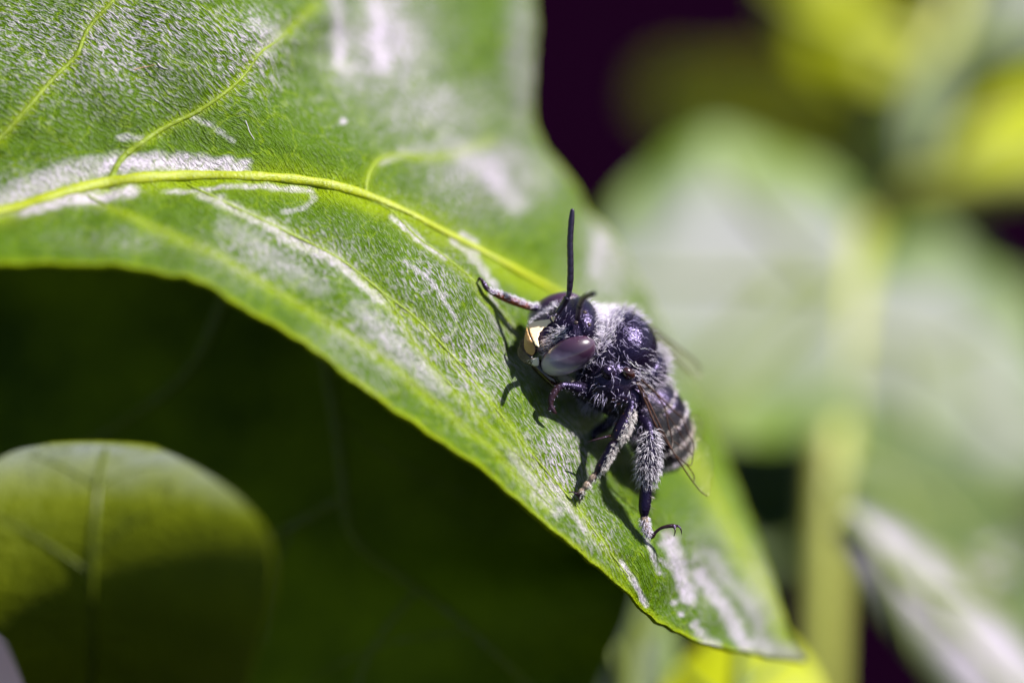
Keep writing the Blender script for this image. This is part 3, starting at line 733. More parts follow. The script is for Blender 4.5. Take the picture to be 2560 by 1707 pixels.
glossy('yellow-olive leaf peeping out under the arching leaf tip', [
    ((1640, 1850, 24), (1850, 1900, 22), (2080, 1850, 24)), ((1650, 1730, 26), (1850, 1740, 24), (2060, 1720, 26)), ((1740, 1620, 29), (1860, 1600, 28), (1990, 1610, 29)), ((1840, 1540, 32), (1870, 1530, 32), (1900, 1540, 32))], M_YELLOW)

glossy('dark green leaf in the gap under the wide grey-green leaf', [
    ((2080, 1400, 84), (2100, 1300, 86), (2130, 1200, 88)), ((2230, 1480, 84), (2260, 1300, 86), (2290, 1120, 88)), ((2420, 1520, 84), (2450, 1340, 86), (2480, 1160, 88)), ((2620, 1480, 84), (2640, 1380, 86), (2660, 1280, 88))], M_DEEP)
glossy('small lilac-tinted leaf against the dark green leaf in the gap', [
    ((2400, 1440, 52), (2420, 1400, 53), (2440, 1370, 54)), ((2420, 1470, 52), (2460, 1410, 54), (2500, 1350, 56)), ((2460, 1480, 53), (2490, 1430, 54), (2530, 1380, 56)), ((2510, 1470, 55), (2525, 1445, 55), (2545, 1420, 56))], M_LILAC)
# ------------------------------------------------------------------ the bee
bee = empty('bee', None)
tag(bee, 'furry black and lilac-white striped bee with cream face patch clinging to the arching leaf', 'bee')
HL = unit([0.15, -0.60, 0.78]); HD = unit([-0.836, -0.50, -0.22]); HF = unit(np.cross(HD, HL))
if HF[2] < 0: HF = -HF
L, D, F = (c2w(x) for x in (HL, HD, HF))           # head: towards near eye, towards mouth, out of the face
HC = P(1410, 822, 1.15)
parts = []                                          # (verts, quads, tris)
samples = []                                        # (pos, radius, part, colour, gloss)
BLACK = (0.0045, 0.0025, 0.009); BROWN = (0.16, 0.045, 0.010); PALE = (0.30, 0.22, 0.16); TIP = (0.022, 0.010, 0.010)

def blob(c, ax, part, colr=BLACK, gloss=0.4):
    v, q, t, s = ellipsoid_arrays(c, ax)
    parts.append((v, q, t))
    for sv in s[::9]:
        samples.append((np.asarray(c) + sv @ np.asarray(ax) * 0.999, 0.0, part, colr, gloss))
def limb(nodes, part, gloss=0.3, n=60, ns=14):
    """nodes: (px, py, mm, radius, colour)"""
    geo = np.array([[*P(a, b, c), r] for a, b, c, r, _ in nodes])
    sp = spline(geo, n)
    parts.append(tube_arrays(sp[:, :3], np.maximum(sp[:, 3], 0.018), ns))
    cols = np.array([x[4] for x in nodes], float)
    seg = np.r_[0, np.cumsum(np.linalg.norm(np.diff(geo[:, :3], axis=0), axis=1))]
    tt = np.linspace(0, seg[-1], n)
    for i in range(n):
        cc = [np.interp(tt[i], seg, cols[:, k]) for k in range(3)]
        samples.append((sp[i, :3], sp[i, 3], part, cc, gloss))
    return sp

# head
blob(HC, [L * 1.12, D * 1.08, F * 0.66], 'head')
blob(HC + D * 0.45 + F * 0.28, [L * 0.66, D * 0.70, F * 0.44], 'head')          # swollen clypeus
blob(HC - D * 0.65 - F * 0.05, [L * 0.95, D * 0.50, F * 0.58], 'head')          # vertex
blob(P(1322, 868, 0.95), [L * 0.36, D * 0.26, F * 0.30], 'muzzle', TIP, 0.5)
blob(HC - F * 0.55, [L * 0.75, D * 0.75, F * 0.55], 'neck')
# thorax
TC = P(1556, 868, 1.9); TC2 = P(1526, 945, 1.75)
TA = c2w(unit([-0.62, 0.50, 0.45])); TD = c2w(unit([0.72, 0.60, 0.30])); TD = unit(TD - (TD @ TA) * TA); TL = unit(np.cross(TA, TD))
if TL @ B_ < 0: TL = -TL
blob(TC, [TA * 1.18, TD * 1.10, TL * 1.28], 'thorax', BLACK, 1.0)
blob(TC2, [TA * 1.15, TD * 1.10, TL * 1.22], 'pleura', (0.010, 0.007, 0.014), 0.3)
blob(P(1500, 862, 1.7), [TA * 0.70, TD * 0.95, TL * 1.15], 'collar')
blob(P(1605, 930, 2.3), [TA * 0.75, TD * 0.85, TL * 1.0], 'scutellum', BLACK, 0.7)
blob(P(1519, 929, 0.55), [TA * 0.24, TD * 0.20, TL * 0.22], 'lobe', (0.008, 0.005, 0.012), 1.0)
blob(P(1570, 1000, 1.4), [TA * 0.6, TD * 0.7, TL * 0.6], 'pleura')
blob(P(1592, 1030, 2.2), [TA * 0.8, TD * 0.8, TL * 0.8], 'waist')
# abdomen: overlapping tergites along one axis
AC = P(1643, 1062, 2.75); AB = c2w(unit([0.36, -0.78, -0.45]))
AD = c2w(unit([0.80, 0.30, 0.20])); AD = unit(AD - (AD @ AB) * AB); AL = unit(np.cross(AB, AD))
if AL @ B_ < 0: AL = -AL
na = 90; zt = np.linspace(-1, 1, na)
prof = np.sqrt(np.maximum(1 - np.abs(zt) ** 2.3, 0.0008))
BANDS = [-0.50, -0.10, 0.30, 0.66]
for b in BANDS:
    prof = prof * (1 - 0.055 * np.exp(-((zt - b - 0.03) / 0.035) ** 2)) * (1 + 0.02 * np.clip((b - zt) / 0.3, -1, 0))
ph = np.linspace(0, 2 * np.pi, 40, endpoint=False)
ctr = AC + zt[:, None] * AB * 1.72 - (zt[:, None] ** 2) * AD * 0.10
av = (ctr[:, None] + prof[:, None, None] * (np.cos(ph)[None, :, None] * AD * 1.10 + np.sin(ph)[None, :, None] * AL * 1.16)).reshape(-1, 3)
ii = np.arange(na - 1)[:, None] * 40; jj = np.arange(40)[None]; j2 = (jj + 1) % 40
aq = np.stack([ii + jj, ii + j2, ii + 40 + j2, ii + 40 + jj], -1).reshape(-1, 4)
av = np.vstack([av, ctr[0], ctr[-1]]); kk = np.arange(40); k2 = (kk + 1) % 40
at_ = np.vstack([np.c_[np.full(40, na * 40), k2, kk], np.c_[np.full(40, na * 40 + 1), (na - 1) * 40 + kk, (na - 1) * 40 + k2]])
parts.append((av, aq, at_))
for k_ in range(0, na * 40, 5): samples.append((av[k_], 0.0, 'abdomen', (0.005, 0.003, 0.006), 0.5))
# legs
C0, C1, C2, C3 = BLACK, BROWN, PALE, TIP
limb([(1520, 1015, 1.5, .30, C0), (1552, 1006, .75, .24, C0), (1574, 1008, .30, .17, C0), (1580, 1016, .20, .135, C0)], 'femur_mid')
limb([(1579, 1014, .20, .12, C0), (1572, 1036, .14, .18, C0), (1560, 1062, .08, .245, C0), (1548, 1086, .0, .25, C0), (1538, 1102, -.04, .17, C3)], 'tibia_mid')
limb([(1537, 1103, -.04, .11, C3), (1530, 1116, -.06, .16, C0), (1516, 1142, -.06, .17, C0), (1503, 1164, -.04, .165, C0), (1493, 1181, 0, .12, C3)], 'basi_mid')
limb([(1492, 1182, 0, .075, C3), (1485, 1190, 0, .115, C2), (1478, 1198, .0, .115, C2), (1475, 1202, .0, .075, C3), (1470, 1208, .02, .11, C2), (1463, 1217, .02, .11, C2), (1460, 1220, .02, .07, C3), (1455, 1226, .02, .095, C2), (1449, 1233, .03, .08, C3), (1446, 1240, .04, .05, C3)], 'tarsus_mid', n=90)
limb([(1446, 1238, .03, .05, C3), (1436, 1231, -.02, .035, C3), (1426, 1229, .0, .028, C3), (1418, 1235, .06, .016, C3)], 'claw', n=24, ns=8)
limb([(1447, 1239, .03, .05, C3), (1450, 1249, .0, .035, C3), (1449, 1258, .02, .025, C3), (1445, 1265, .08, .015, C3)], 'claw', n=24, ns=8)
limb([(1534, 1088, .0, .06, C3), (1520, 1091, -.03, .05, C3), (1500, 1096, -.1, .04, C3), (1484, 1100, -.15, .03, C3), (1468, 1106, -.18, .016, C3)], 'spur', n=24, ns=8)
limb([(1586, 1015, 1.9, .34, C0), (1600, 1038, 1.3, .28, C0), (1616, 1062, .85, .22, C0), (1624, 1076, .68, .17, C0)], 'femur_hind')
limb([(1624, 1076, .68, .17, C0), (1624, 1100, .62, .25, C0), (1621, 1138, .60, .32, C0), (1619, 1172, .62, .33, C0), (1617, 1200, .66, .24, C0)], 'tibia_hind')
limb([(1617, 1202, .66, .14, C3), (1615, 1218, .64, .20, C0), (1613, 1246, .62, .205, C0), (1611, 1270, .60, .19, C0), (1610, 1286, .60, .14, C0)], 'basi_hind', 0.6)
limb([(1610, 1286, .60, .11, C3), (1611, 1298, .60, .135, C2), (1614, 1316, .60, .125, C2), (1618, 1330, .60, .12, C2), (1624, 1338, .62, .10, C3), (1629, 1342, .62, .07, C3)], 'tarsus_hind')
limb([(1622, 1342, .62, .085, C3), (1632, 1340, .60, .065, C3), (1640, 1329, .56, .055, C3), (1654, 1319, .52, .055, C3), (1670, 1315, .50, .065, C3), (1682, 1314, .50, .07, C3), (1690, 1315, .50, .06, C3)], 'tarsus_hind_tip')
limb([(1688, 1314, .50, .055, C3), (1697, 1315, .46, .04, C3), (1703, 1325, .44, .032, C3), (1704, 1339, .46, .016, C3)], 'claw', n=24, ns=8)
limb([(1684, 1315, .48, .05, C3), (1688, 1323, .40, .035, C3), (1687, 1333, .40, .028, C3), (1684, 1341, .44, .015, C3)], 'claw', n=24, ns=8)
limb([(1470, 985, 1.2, .34, C0), (1445, 972, .80, .24, C0), (1425, 966, .55, .15, C0), (1408, 964, .40, .125, C0), (1392, 972, .32, .12, C3)], 'femur_fore')
limb([(1394, 970, .33, .11, C3), (1384, 984, .28, .12, C3), (1377, 1000, .25, .11, C3), (1377, 1014, .24, .085, C3), (1383, 1026, .24, .085, C3), (1390, 1034, .26, .045, C3)], 'tarsus_fore')
limb([(1380, 1020, .24, .06, C3), (1372, 1023, .20, .04, C3), (1366, 1026, .22, .018, C3)], 'claw', n=20, ns=8)
limb([(1400, 800, 1.9, .24, C0), (1365, 778, 1.75, .17, C0), (1340, 770, 1.6, .115, C0), (1326, 770, 1.5, .09, C0)], 'far_femur')
limb([(1328, 771, 1.5, .085, C3), (1312, 764, 1.42, .115, C1), (1284, 754, 1.32, .125, C1), (1254, 742, 1.24, .115, C1), (1226, 729, 1.15, .085, C3)], 'far_tibia')
limb([(1226, 729, 1.15, .06, C3), (1217, 721, 1.12, .09, C3), (1210, 709, 1.12, .085, C3), (1204, 700, 1.14, .055, C3), (1198, 696, 1.18, .05, C3), (1194, 704, 1.24, .03, C3), (1193, 713, 1.30, .016, C3)], 'far_tarsus')
limb([(1560, 1010, 2.6, .28, C0), (1520, 1060, 2.6, .2, C0), (1490, 1080, 2.5, .16, C0), (1470, 1110, 2.0, .13, C0), (1455, 1130, 1.6, .08, C3)], 'far_leg')
limb([(1600, 1060, 3.2, .28, C0), (1604, 1120, 3.2, .22, C0), (1608, 1170, 3.0, .16, C0), (1611, 1220, 2.8, .10, C0), (1612, 1250, 2.6, .06, C0)], 'far_leg')

# one continuous skin
V, Q, T_, o_ = [], [], [], 0
for v, q, t in parts:
    V.append(v); Q.append(q + o_); T_.append(t + o_); o_ += len(v)
raw = mesh_np('body_raw', np.vstack(V), [np.vstack(Q), np.vstack(T_)])
tmp = bpy.data.objects.new('body_raw', raw); col.objects.link(tmp)
bmr = bmesh.new(); bmr.from_mesh(raw)
bmesh.ops.recalc_face_normals(bmr, faces=bmr.faces); bmr.to_mesh(raw); bmr.free()
md = tmp.modifiers.new('skin', 'REMESH'); md.mode = 'VOXEL'; md.voxel_size = 0.028
sm = tmp.modifiers.new('soft', 'SMOOTH'); sm.factor = 0.5; sm.iterations = 3
dg = bpy.context.evaluated_depsgraph_get()
body_me = bpy.data.meshes.new_from_object(tmp.evaluated_get(dg)); body_me.name = 'body'
bpy.data.objects.remove(tmp); bpy.data.meshes.remove(raw)
nvb = len(body_me.vertices)
bco = np.empty(nvb * 3, np.float32); body_me.vertices.foreach_get('co', bco); bco = bco.reshape(-1, 3).astype(float)
bno = np.empty(nvb * 3, np.float32); body_me.vertices.foreach_get('normal', bno); bno = bno.reshape(-1, 3).astype(float)
SP = np.array([s[0] for s in samples]); SR = np.array([s[1] for s in samples])
SCOL = np.array([s[3] for s in samples]); SG = np.array([s[4] for s in samples])
SPART = np.array([s[2] for s in samples])
near_i = np.empty(nvb, int); near_d = np.empty(nvb)
for i in range(0, nvb, 20000):
    dd = np.sqrt(((bco[i:i + 20000, None] - SP[None]) ** 2).sum(2)) - SR[None] * 1.0
    near_i[i:i + 20000] = dd.argmin(1)
vpart = SPART[near_i]; vcol = SCOL[near_i]; vg = SG[near_i]
attr(body_me, 'tint', np.c_[vcol, np.ones(nvb)]); attr(body_me, 'gloss', vg)
body_me.materials.clear()
body = link('body', body_me, M_CHITIN, bee)
body_me.calc_loop_triangles()
tri = np.empty(len(body_me.loop_triangles) * 3, np.int32); body_me.loop_triangles.foreach_get('vertices', tri); tri = tri.reshape(-1, 3)
tA = np.linalg.norm(np.cross(bco[tri[:, 1]] - bco[tri[:, 0]], bco[tri[:, 2]] - bco[tri[:, 0]]), axis=1) / 2
BODY_BVH = BVHTree.FromPolygons([Vector(p) for p in bco], [tuple(f) for f in tri])
camv = Vector(B_ * FOCUS)

# screen-free coordinates used for combing: right, up, towards-viewer, about the thorax
def cw(x, y, z): return c2w(unit([x, y, z]))

HAIR_BOLD, HAIR_MANY = 1.05, 0.38
def hairs(name, density, length, comb, colr, rad=0.009, part=None, jitter=0.25, lift=0.8, bend=0.35, dark=0.0, parent=None, colvar=0.12):
    """density(pos, normal) per triangle -> hairs per mm2; comb: vector(s) mixed with the normal"""
    tc = (bco[tri[:, 0]] + bco[tri[:, 1]] + bco[tri[:, 2]]) / 3
    tn = unit(bno[tri].mean(1))
    tp = vpart[tri[:, 0]]
    dens = density(tc, tn, tp)
    want = dens * tA * HAIR_MANY
    n = int(want.sum())
    if n < 1: return None
    idx = rng.choice(len(tri), n, p=want / want.sum())
    a, b = rng.random(n), rng.random(n); f = a + b > 1; a[f] = 1 - a[f]; b[f] = 1 - b[f]
    p = bco[tri[idx, 0]] + a[:, None] * (bco[tri[idx, 1]] - bco[tri[idx, 0]]) + b[:, None] * (bco[tri[idx, 2]] - bco[tri[idx, 0]])
    nn = tn[idx]
    cb = comb(p, nn) if callable(comb) else np.broadcast_to(comb, p.shape)
    d0 = unit(nn * lift + cb * 0.4 + rng.standard_normal(p.shape) * jitter)
    tang = unit(cb - (np.sum(cb * nn, 1, keepdims=True) - 0.12) * nn)
    d1 = unit(d0 * (1 - bend) + tang * bend * 1.4 + rng.standard_normal(p.shape) * jitter * 0.6)
    Ln = (length[0] + (length[1] - length[0]) * rng.random(n))[:, None]
    rr = HAIR_BOLD * rad * (0.7 + 0.6 * rng.random(n))[:, None]
    p0 = p - nn * 0.02; p1 = p + d0 * Ln * 0.5; p2 = p1 + d1 * Ln * 0.5
    ref = rng.standard_normal(p.shape); e1 = unit(np.cross(d0, ref)); e2 = np.cross(d0, e1)
    rings = []
    for base, sc in ((p0, 1.0), (p1, 0.75)):
        for k in range(3):
            th = 2 * math.pi * k / 3
            rings.append(base + rr * sc * (math.cos(th) * e1 + math.sin(th) * e2))
    rings.append(p2)
    vv = np.stack(rings, 1).reshape(-1, 3)
    base = (np.arange(n) * 7)[:, None]
    qq = np.concatenate([base + np.array([[k, (k + 1) % 3, 3 + (k + 1) % 3, 3 + k]]) for k in range(3)])
    tt = np.concatenate([base + np.array([[3 + k, 3 + (k + 1) % 3, 6]]) for k in range(3)])
    me = mesh_np(name, vv, [qq, tt])
    cc = np.asarray(colr)[None] * (1 + colvar * rng.standard_normal((n, 1)))
    if dark > 0:
        isd = rng.random(n) < dark; cc[isd] = np.array([0.03, 0.02, 0.045])
    cc = np.clip(cc, 0.005, 0.95)
    attr(me, 'tint', np.repeat(np.c_[cc, np.ones(n)], 7, axis=0))
    o = link(name, me, M_HAIR, parent or body); tag(o, kind='stuff')
    return o

WHITE = (0.84, 0.79, 0.90); LILAC = (0.62, 0.56, 0.76); VIOLET = (0.30, 0.25, 0.44); CREAMH = (0.88, 0.82, 0.80)
def inpart(tp, *names):
    m = np.zeros(len(tp), bool)
    for nme in names: m |= tp == nme
    return m
def hcoord(p):
    q = p - HC; return q @ L, q @ D, q @ F
def face_side(tc, tn, tp):
    l, d, f = hcoord(tc)
    m = inpart(tp, 'head') & (tn @ F > 0.0)
    g = np.exp(-((np.abs(l) - np.where(l > 0, 0.74, 0.62)) / np.where(l > 0, 0.13, 0.2)) ** 2) * (d > -0.30) * (d < 1.05)
    return np.where(m, 1500 * g, 0)
hairs('face_hair', face_side, (0.16, 0.30), lambda p, n: D * 0.9 - L * 0.35 * np.sign(hcoord(p)[0])[:, None], WHITE, 0.0085, jitter=0.14, lift=0.30, bend=0.6)
def face_mid(tc, tn, tp):
    l, d, f = hcoord(tc)
    m = inpart(tp, 'head') & (tn @ F > -0.1)
    return np.where(m, 150 * np.exp(-((d + 0.25) / 0.45) ** 2) + 40, 0) * (d < 0.25)
hairs('face_hair', face_mid, (0.10, 0.22), lambda p, n: -D * 0.6, LILAC, 0.007, jitter=0.35, lift=0.5, bend=0.5, dark=0.25)
def cheek(tc, tn, tp):
    l, d, f = hcoord(tc)
    m = inpart(tp, 'head', 'neck') & (tn @ F < 0.15)
    return np.where(m, 330.0, 0)
hairs('head_hair', cheek, (0.22, 0.42), lambda p, n: -F * 0.5 - D * 0.2, WHITE, 0.0085, jitter=0.25, lift=0.9, bend=0.3)
def ruff(tc, tn, tp):
    m = inpart(tp, 'collar', 'neck', 'thorax', 'pleura')
    a = (tc - P(1500, 862, 1.7)) @ TA
    return np.where(m, 1300 * np.clip((a - 0.22) / 0.25, 0, 1), 0)
hairs('collar_hair', ruff, (0.28, 0.50), lambda p, n: TD * 0.9 - TA * 0.2, WHITE, 0.009, jitter=0.22, lift=0.9, bend=0.35)
def top(tc, tn, tp):
    m = inpart(tp, 'thorax', 'collar', 'scutellum')
    a = (tc - TC) @ TA; l = (tc - TC) @ TL
    w = 22 + 230 * np.clip((a - 0.10) / 0.6, 0, 1)
    return np.where(m, w, 0)
hairs('thorax_hair', top, (0.22, 0.42), lambda p, n: -TA * 0.7 + TL * 0.3, LILAC, 0.008, jitter=0.3, lift=0.55, bend=0.7, dark=0.35)
def edgefur(tc, tn, tp):
    m = inpart(tp, 'thorax', 'scutellum', 'collar')
    l = (tc - TC) @ TL; a = (tc - TC) @ TA
    w = 520 * np.clip((-l - 0.62) / 0.3, 0, 1) + 300 * np.clip((-a - 0.85) / 0.25, 0, 1)
    return np.where(m, w, 0)
hairs('thorax_hair', edgefur, (0.26, 0.46), lambda p, n: -TA * 0.35, (0.66, 0.60, 0.70), 0.0085, jitter=0.22, lift=1.0, bend=0.2)
def side(tc, tn, tp):
    m = inpart(tp, 'pleura', 'waist', 'lobe') & (tn @ TL > -0.3)
    low = np.clip((0.15 - (tc - TC2) @ TD) / 0.5, 0, 1)
    return np.where(m, 45 + 300 * low, 0)
hairs('side_hair', side, (0.32, 0.62), lambda p, n: cw(-0.35, -0.85, 0.15), LILAC, 0.0085, jitter=0.28, lift=0.45, bend=0.6, dark=0.30)
def wingroot(tc, tn, tp):
    m = inpart(tp, 'scutellum', 'thorax', 'pleura', 'waist')
    dd = np.linalg.norm(tc - P(1600, 940, 1.2), axis=1)
    return np.where(m, 300 * np.exp(-(dd / 0.55) ** 2), 0)
hairs('side_hair', wingroot, (0.25, 0.45), cw(0.75, -0.5, 0.1), WHITE, 0.009, jitter=0.25, lift=0.4, bend=0.6, dark=0.15)
def acoord(p):
    q = p - AC; return q @ AB / 1.72
def band(tc, tn, tp):
    m = inpart(tp, 'abdomen'); z = acoord(tc); g = np.zeros(len(tc))
    for b in BANDS: g += np.exp(-((z - b + 0.04) / 0.024) ** 2)
    return np.where(m, 1400 * g, 0)
hairs('abdomen_band_hair', band, (0.16, 0.28), AB, (0.88, 0.80, 0.88), 0.010, jitter=0.16, lift=0.22, bend=0.6)
def abfur(tc, tn, tp):
    m = inpart(tp, 'abdomen', 'waist'); z = acoord(tc)
    return np.where(m, 14 + 220 * np.clip((-0.60 - z) / 0.3, 0, 1), 0)
hairs('abdomen_hair', abfur, (0.14, 0.30), AB, (0.56, 0.48, 0.60), 0.008, jitter=0.25, lift=0.5, bend=0.5, dark=0.65)
def legdens(names, dirv, full, thr=-0.1):
    dv = cw(*dirv)
    return lambda tc, tn, tp: np.where(inpart(tp, *names), full * np.clip((tn @ dv - thr) / 0.35, 0, 1), 0)
DOWN_M = cw(-0.55, -0.83, 0.0); DOWN_H = cw(-0.05, -1, 0)
hairs('leg_hair', legdens(['tibia_mid'], (0.80, -0.30, 0.45), 1900, 0.42), (0.14, 0.26), DOWN_M, CREAMH, 0.0085, jitter=0.2, lift=0.4, bend=0.5)
hairs('leg_hair', legdens(['basi_mid', 'tarsus_mid'], (0.85, 0.1, 0.5), 1900, 0.40), (0.12, 0.22), DOWN_M, CREAMH, 0.0085, jitter=0.2, lift=0.4, bend=0.5)
hairs('leg_hair', legdens(['tibia_mid', 'basi_mid', 'femur_mid'], (-0.9, 0.1, 0.3), 60, 0.3), (0.08, 0.14), DOWN_M, (0.30, 0.13, 0.04), 0.007, jitter=0.3, lift=0.7, bend=0.3, dark=0.4)
hairs('leg_hair', legdens(['tibia_hind'], (0.25, 0.1, 0.95), 850, -0.6), (0.22, 0.42), DOWN_H, (0.78, 0.74, 0.80), 0.009, jitter=0.22, lift=0.45, bend=0.5, dark=0.25)
hairs('leg_hair', legdens(['tarsus_hind'], (0.1, 0.1, 0.95), 1800, -0.3), (0.12, 0.22), DOWN_H, WHITE, 0.009, jitter=0.2, lift=0.35, bend=0.5)
hairs('leg_hair', legdens(['basi_hind'], (0.9, 0.0, 0.2), 200, 0.2), (0.14, 0.26), DOWN_H, (0.40, 0.36, 0.30), 0.008, jitter=0.3, lift=0.5, bend=0.4, dark=0.3)
hairs('leg_hair', legdens(['femur_hind', 'femur_mid', 'far_leg'], (0.3, 0.2, 0.9), 130, -0.6), (0.15, 0.30), DOWN_H, LILAC, 0.008, jitter=0.3, lift=0.5, bend=0.5, dark=0.4)
hairs('leg_hair', legdens(['far_tibia', 'far_femur'], (0.3, 0.9, 0.3), 2000, 0.1), (0.10, 0.20), cw(-0.9, 0.4, 0), WHITE, 0.0085, jitter=0.2, lift=0.5, bend=0.4)
hairs('leg_hair', legdens(['femur_fore', 'tarsus_fore'], (0.0, 0.3, 0.9), 170, -0.6), (0.06, 0.13), cw(-0.6, -0.6, 0), LILAC, 0.007, jitter=0.3, lift=0.6, bend=0.4, dark=0.3)

# ---- eyes
def mat_eye():
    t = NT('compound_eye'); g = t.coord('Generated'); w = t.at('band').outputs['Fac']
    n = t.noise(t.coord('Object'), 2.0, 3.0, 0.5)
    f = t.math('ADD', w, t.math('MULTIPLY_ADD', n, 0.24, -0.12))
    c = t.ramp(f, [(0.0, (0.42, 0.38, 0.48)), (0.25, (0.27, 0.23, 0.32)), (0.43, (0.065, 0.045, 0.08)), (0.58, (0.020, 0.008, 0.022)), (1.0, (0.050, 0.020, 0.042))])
    v = t.n('ShaderNodeTexVoronoi'); v.inputs['Scale'].default_value = 34.0; t.l(t.coord('Object'), v.inputs['Vector'])
    p = t.n('ShaderNodeBsdfPrincipled'); set_in(p, 'Base Color', c); set_in(p, 'Roughness', 0.32); set_in(p, 'Specular IOR Level', 0.45)
    set_in(p, 'Coat Weight', 1.0); set_in(p, 'Coat Roughness', 0.06)
    t.l(t.bump(v.outputs['Distance'], 0.15, 0.01), p.inputs['Normal']); t.l(p.outputs[0], t.out.inputs[0])
    return t.m
M_EYE = mat_eye()
for sgn in (1, -1):
    ea = unit(D * 0.95 + F * 0.10 + L * sgn * 0.06)
    el = unit(L * sgn - (L * sgn @ ea) * ea); ef = unit(np.cross(ea, el))
    ec = HC + L * sgn * 0.92 + F * 0.10 + D * 0.10
    if sgn > 0: ec = P(1421, 889, 0.42)
    v, q, t, s = ellipsoid_arrays(ec, [ea * 0.93, ef * 0.56, el * 0.50], 48, 32)
    me = mesh_np('compound_eye', v, [q, t])
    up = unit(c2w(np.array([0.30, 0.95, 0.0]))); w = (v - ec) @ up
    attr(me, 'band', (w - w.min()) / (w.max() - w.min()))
    link('compound_eye', me, M_EYE, bee)
def bump_part(name, c, ax, mat):
    v, q, t, s = ellipsoid_arrays(c, ax, 24, 16); return link(name, mesh_np(name, v, [q, t]), mat, bee)

def hit_body(px, py, off=0.0):
    tgt = Vector(P(px, py, 0)); h = BODY_BVH.ray_cast(camv, (tgt - camv).normalized())
    if h[0] is None: return None
    n = np.array(h[1]); n = n if n @ B_ > 0 else -n
    return np.array(h[0]) + n * off, n
for px, py in ((1440, 806), (1473, 811), (1462, 780)):
    h = hit_body(px, py)
    if h: bump_part('ocellus', h[0] - h[1] * 0.03, [L * 0.075, D * 0.075, F * 0.075], mat_simple('ocellus_amber', (0.040, 0.022, 0.016), 0.08, 0.6, 1.0))

def plate(name, poly, off, mat, thick=0.05, step=4.0, parent=None):
    """hard plate moulded on the bee's surface"""
    poly = np.array(poly, float)
    n = len(poly); bnd = []
    for i in range(n):
        a, b = poly[i], poly[(i + 1) % n]; k = max(1, int(np.linalg.norm(b - a) / step))
        bnd += [a + (b - a) * u for u in np.linspace(0, 1, k, endpoint=False)]
    bnd = np.array(bnd); nb = len(bnd)
    xs = np.arange(poly[:, 0].min(), poly[:, 0].max(), step); ys = np.arange(poly[:, 1].min(), poly[:, 1].max(), step)
    X, Y = np.meshgrid(xs, ys); pts = np.c_[X.ravel(), Y.ravel()]
    ins = np.zeros(len(pts), bool); j = n - 1
    for i in range(n):
        xi, yi = poly[i]; xj, yj = poly[j]
        c = ((yi > pts[:, 1]) != (yj > pts[:, 1])) & (pts[:, 0] < (xj - xi) * (pts[:, 1] - yi) / (yj - yi + 1e-12) + xi); ins ^= c; j = i
    pts = pts[ins & (poly_dist(pts[:, 0], pts[:, 1], np.vstack([poly, poly[:1]])) > step * 0.5)]
    allp = np.vstack([bnd, pts])
    r = delaunay_2d_cdt([Vector(p) for p in allp], [], [list(range(nb))], 1, 1e-4)
    vs = np.array([list(p) for p in r[0]]); fs = np.array([f for f in r[2] if len(f) == 3])
    W, ok = [], []
    last = None
    for x, y in vs:
        h = hit_body(x, y, off)
        if h is None: h = last if last is not None else (P(x, y, 1.2), B_)
        else: last = h
        W.append(h[0])
    W = np.array(W)
    return W, fs, vs
def solid_plate(name, poly, off, mat, thick=0.05, depth=None, parent=None, step=4.0):
    W, fs, vs = plate(name, poly, off, mat, step=step)
    if depth is not None:
        W = PA(np.c_[vs, depth(vs[:, 0], vs[:, 1])])
    N = len(W); back = W - B_ * thick
    a = W[fs[:, 1]] - W[fs[:, 0]]; b = W[fs[:, 2]] - W[fs[:, 0]]
    flip = np.sum(np.cross(a, b) * B_, 1) < 0
    fs = fs.copy(); fs[flip] = fs[flip][:, ::-1]
    ed = {}
    for f in fs:
        for k in range(3):
            e = (int(f[k]), int(f[(k + 1) % 3])); ed[e] = True
    rim = [e for e in ed if (e[1], e[0]) not in ed]
    sd = np.array([[e[1], e[0], e[0] + N, e[1] + N] for e in rim])
    return link(name, mesh_np(name, np.vstack([W, back]), [np.vstack([fs, fs[:, ::-1] + N]), sd]), mat, parent or bee)

def on_plane(p0, nrm):
    def f(x, y):
        a = PA(np.stack([x, y, np.zeros_like(x)], -1)); c = B_ * FOCUS; dv = a - c
        t = ((p0 - c) @ nrm) / (dv @ nrm)
        return (t - 1.0) * FOCUS
    return f
pc = hit_body(1352, 828)[0]
FN = unit(F + 0.25 * c2w(np.array([0.3, 0.3, 0.9])))
solid_plate('clypeus', [(1319, 812), (1330, 806), (1350, 801), (1374, 798), (1378, 806), (1370, 811), (1366, 817), (1358, 820), (1354, 827), (1348, 831), (1348, 838), (1344, 845), (1346, 856), (1348, 868), (1338, 863), (1328, 840)], 0.06, M_CREAM, 0.30, on_plane(pc + FN * 0.07, FN))
solid_plate('face_mark', [(1379, 796), (1384, 795), (1389, 794), (1388, 801), (1386, 807), (1382, 802)], 0.05, M_CREAM, 0.08, step=2.5)
lab_d = TPS([(1316, 818, 0.62), (1311, 860, 0.55), (1320, 884, 0.62), (1336, 866, 0.45), (1326, 848, 0.42), (1300, 870, 0.85)])
solid_plate('labrum', [(1317, 817), (1321, 832), (1326, 846), (1334, 858), (1338, 868), (1338, 878), (1334, 886), (1327, 889), (1319, 886), (1313, 879), (1310, 866), (1310, 850), (1312, 834)], 0.0, M_TAN, 0.16, lab_d)
man_d = TPS([(1300, 850, 0.95), (1294, 875, 0.9), (1300, 897, 0.75), (1320, 908, 0.6), (1345, 908, 0.45), (1320, 886, 0.6), (1345, 896, 0.4)])
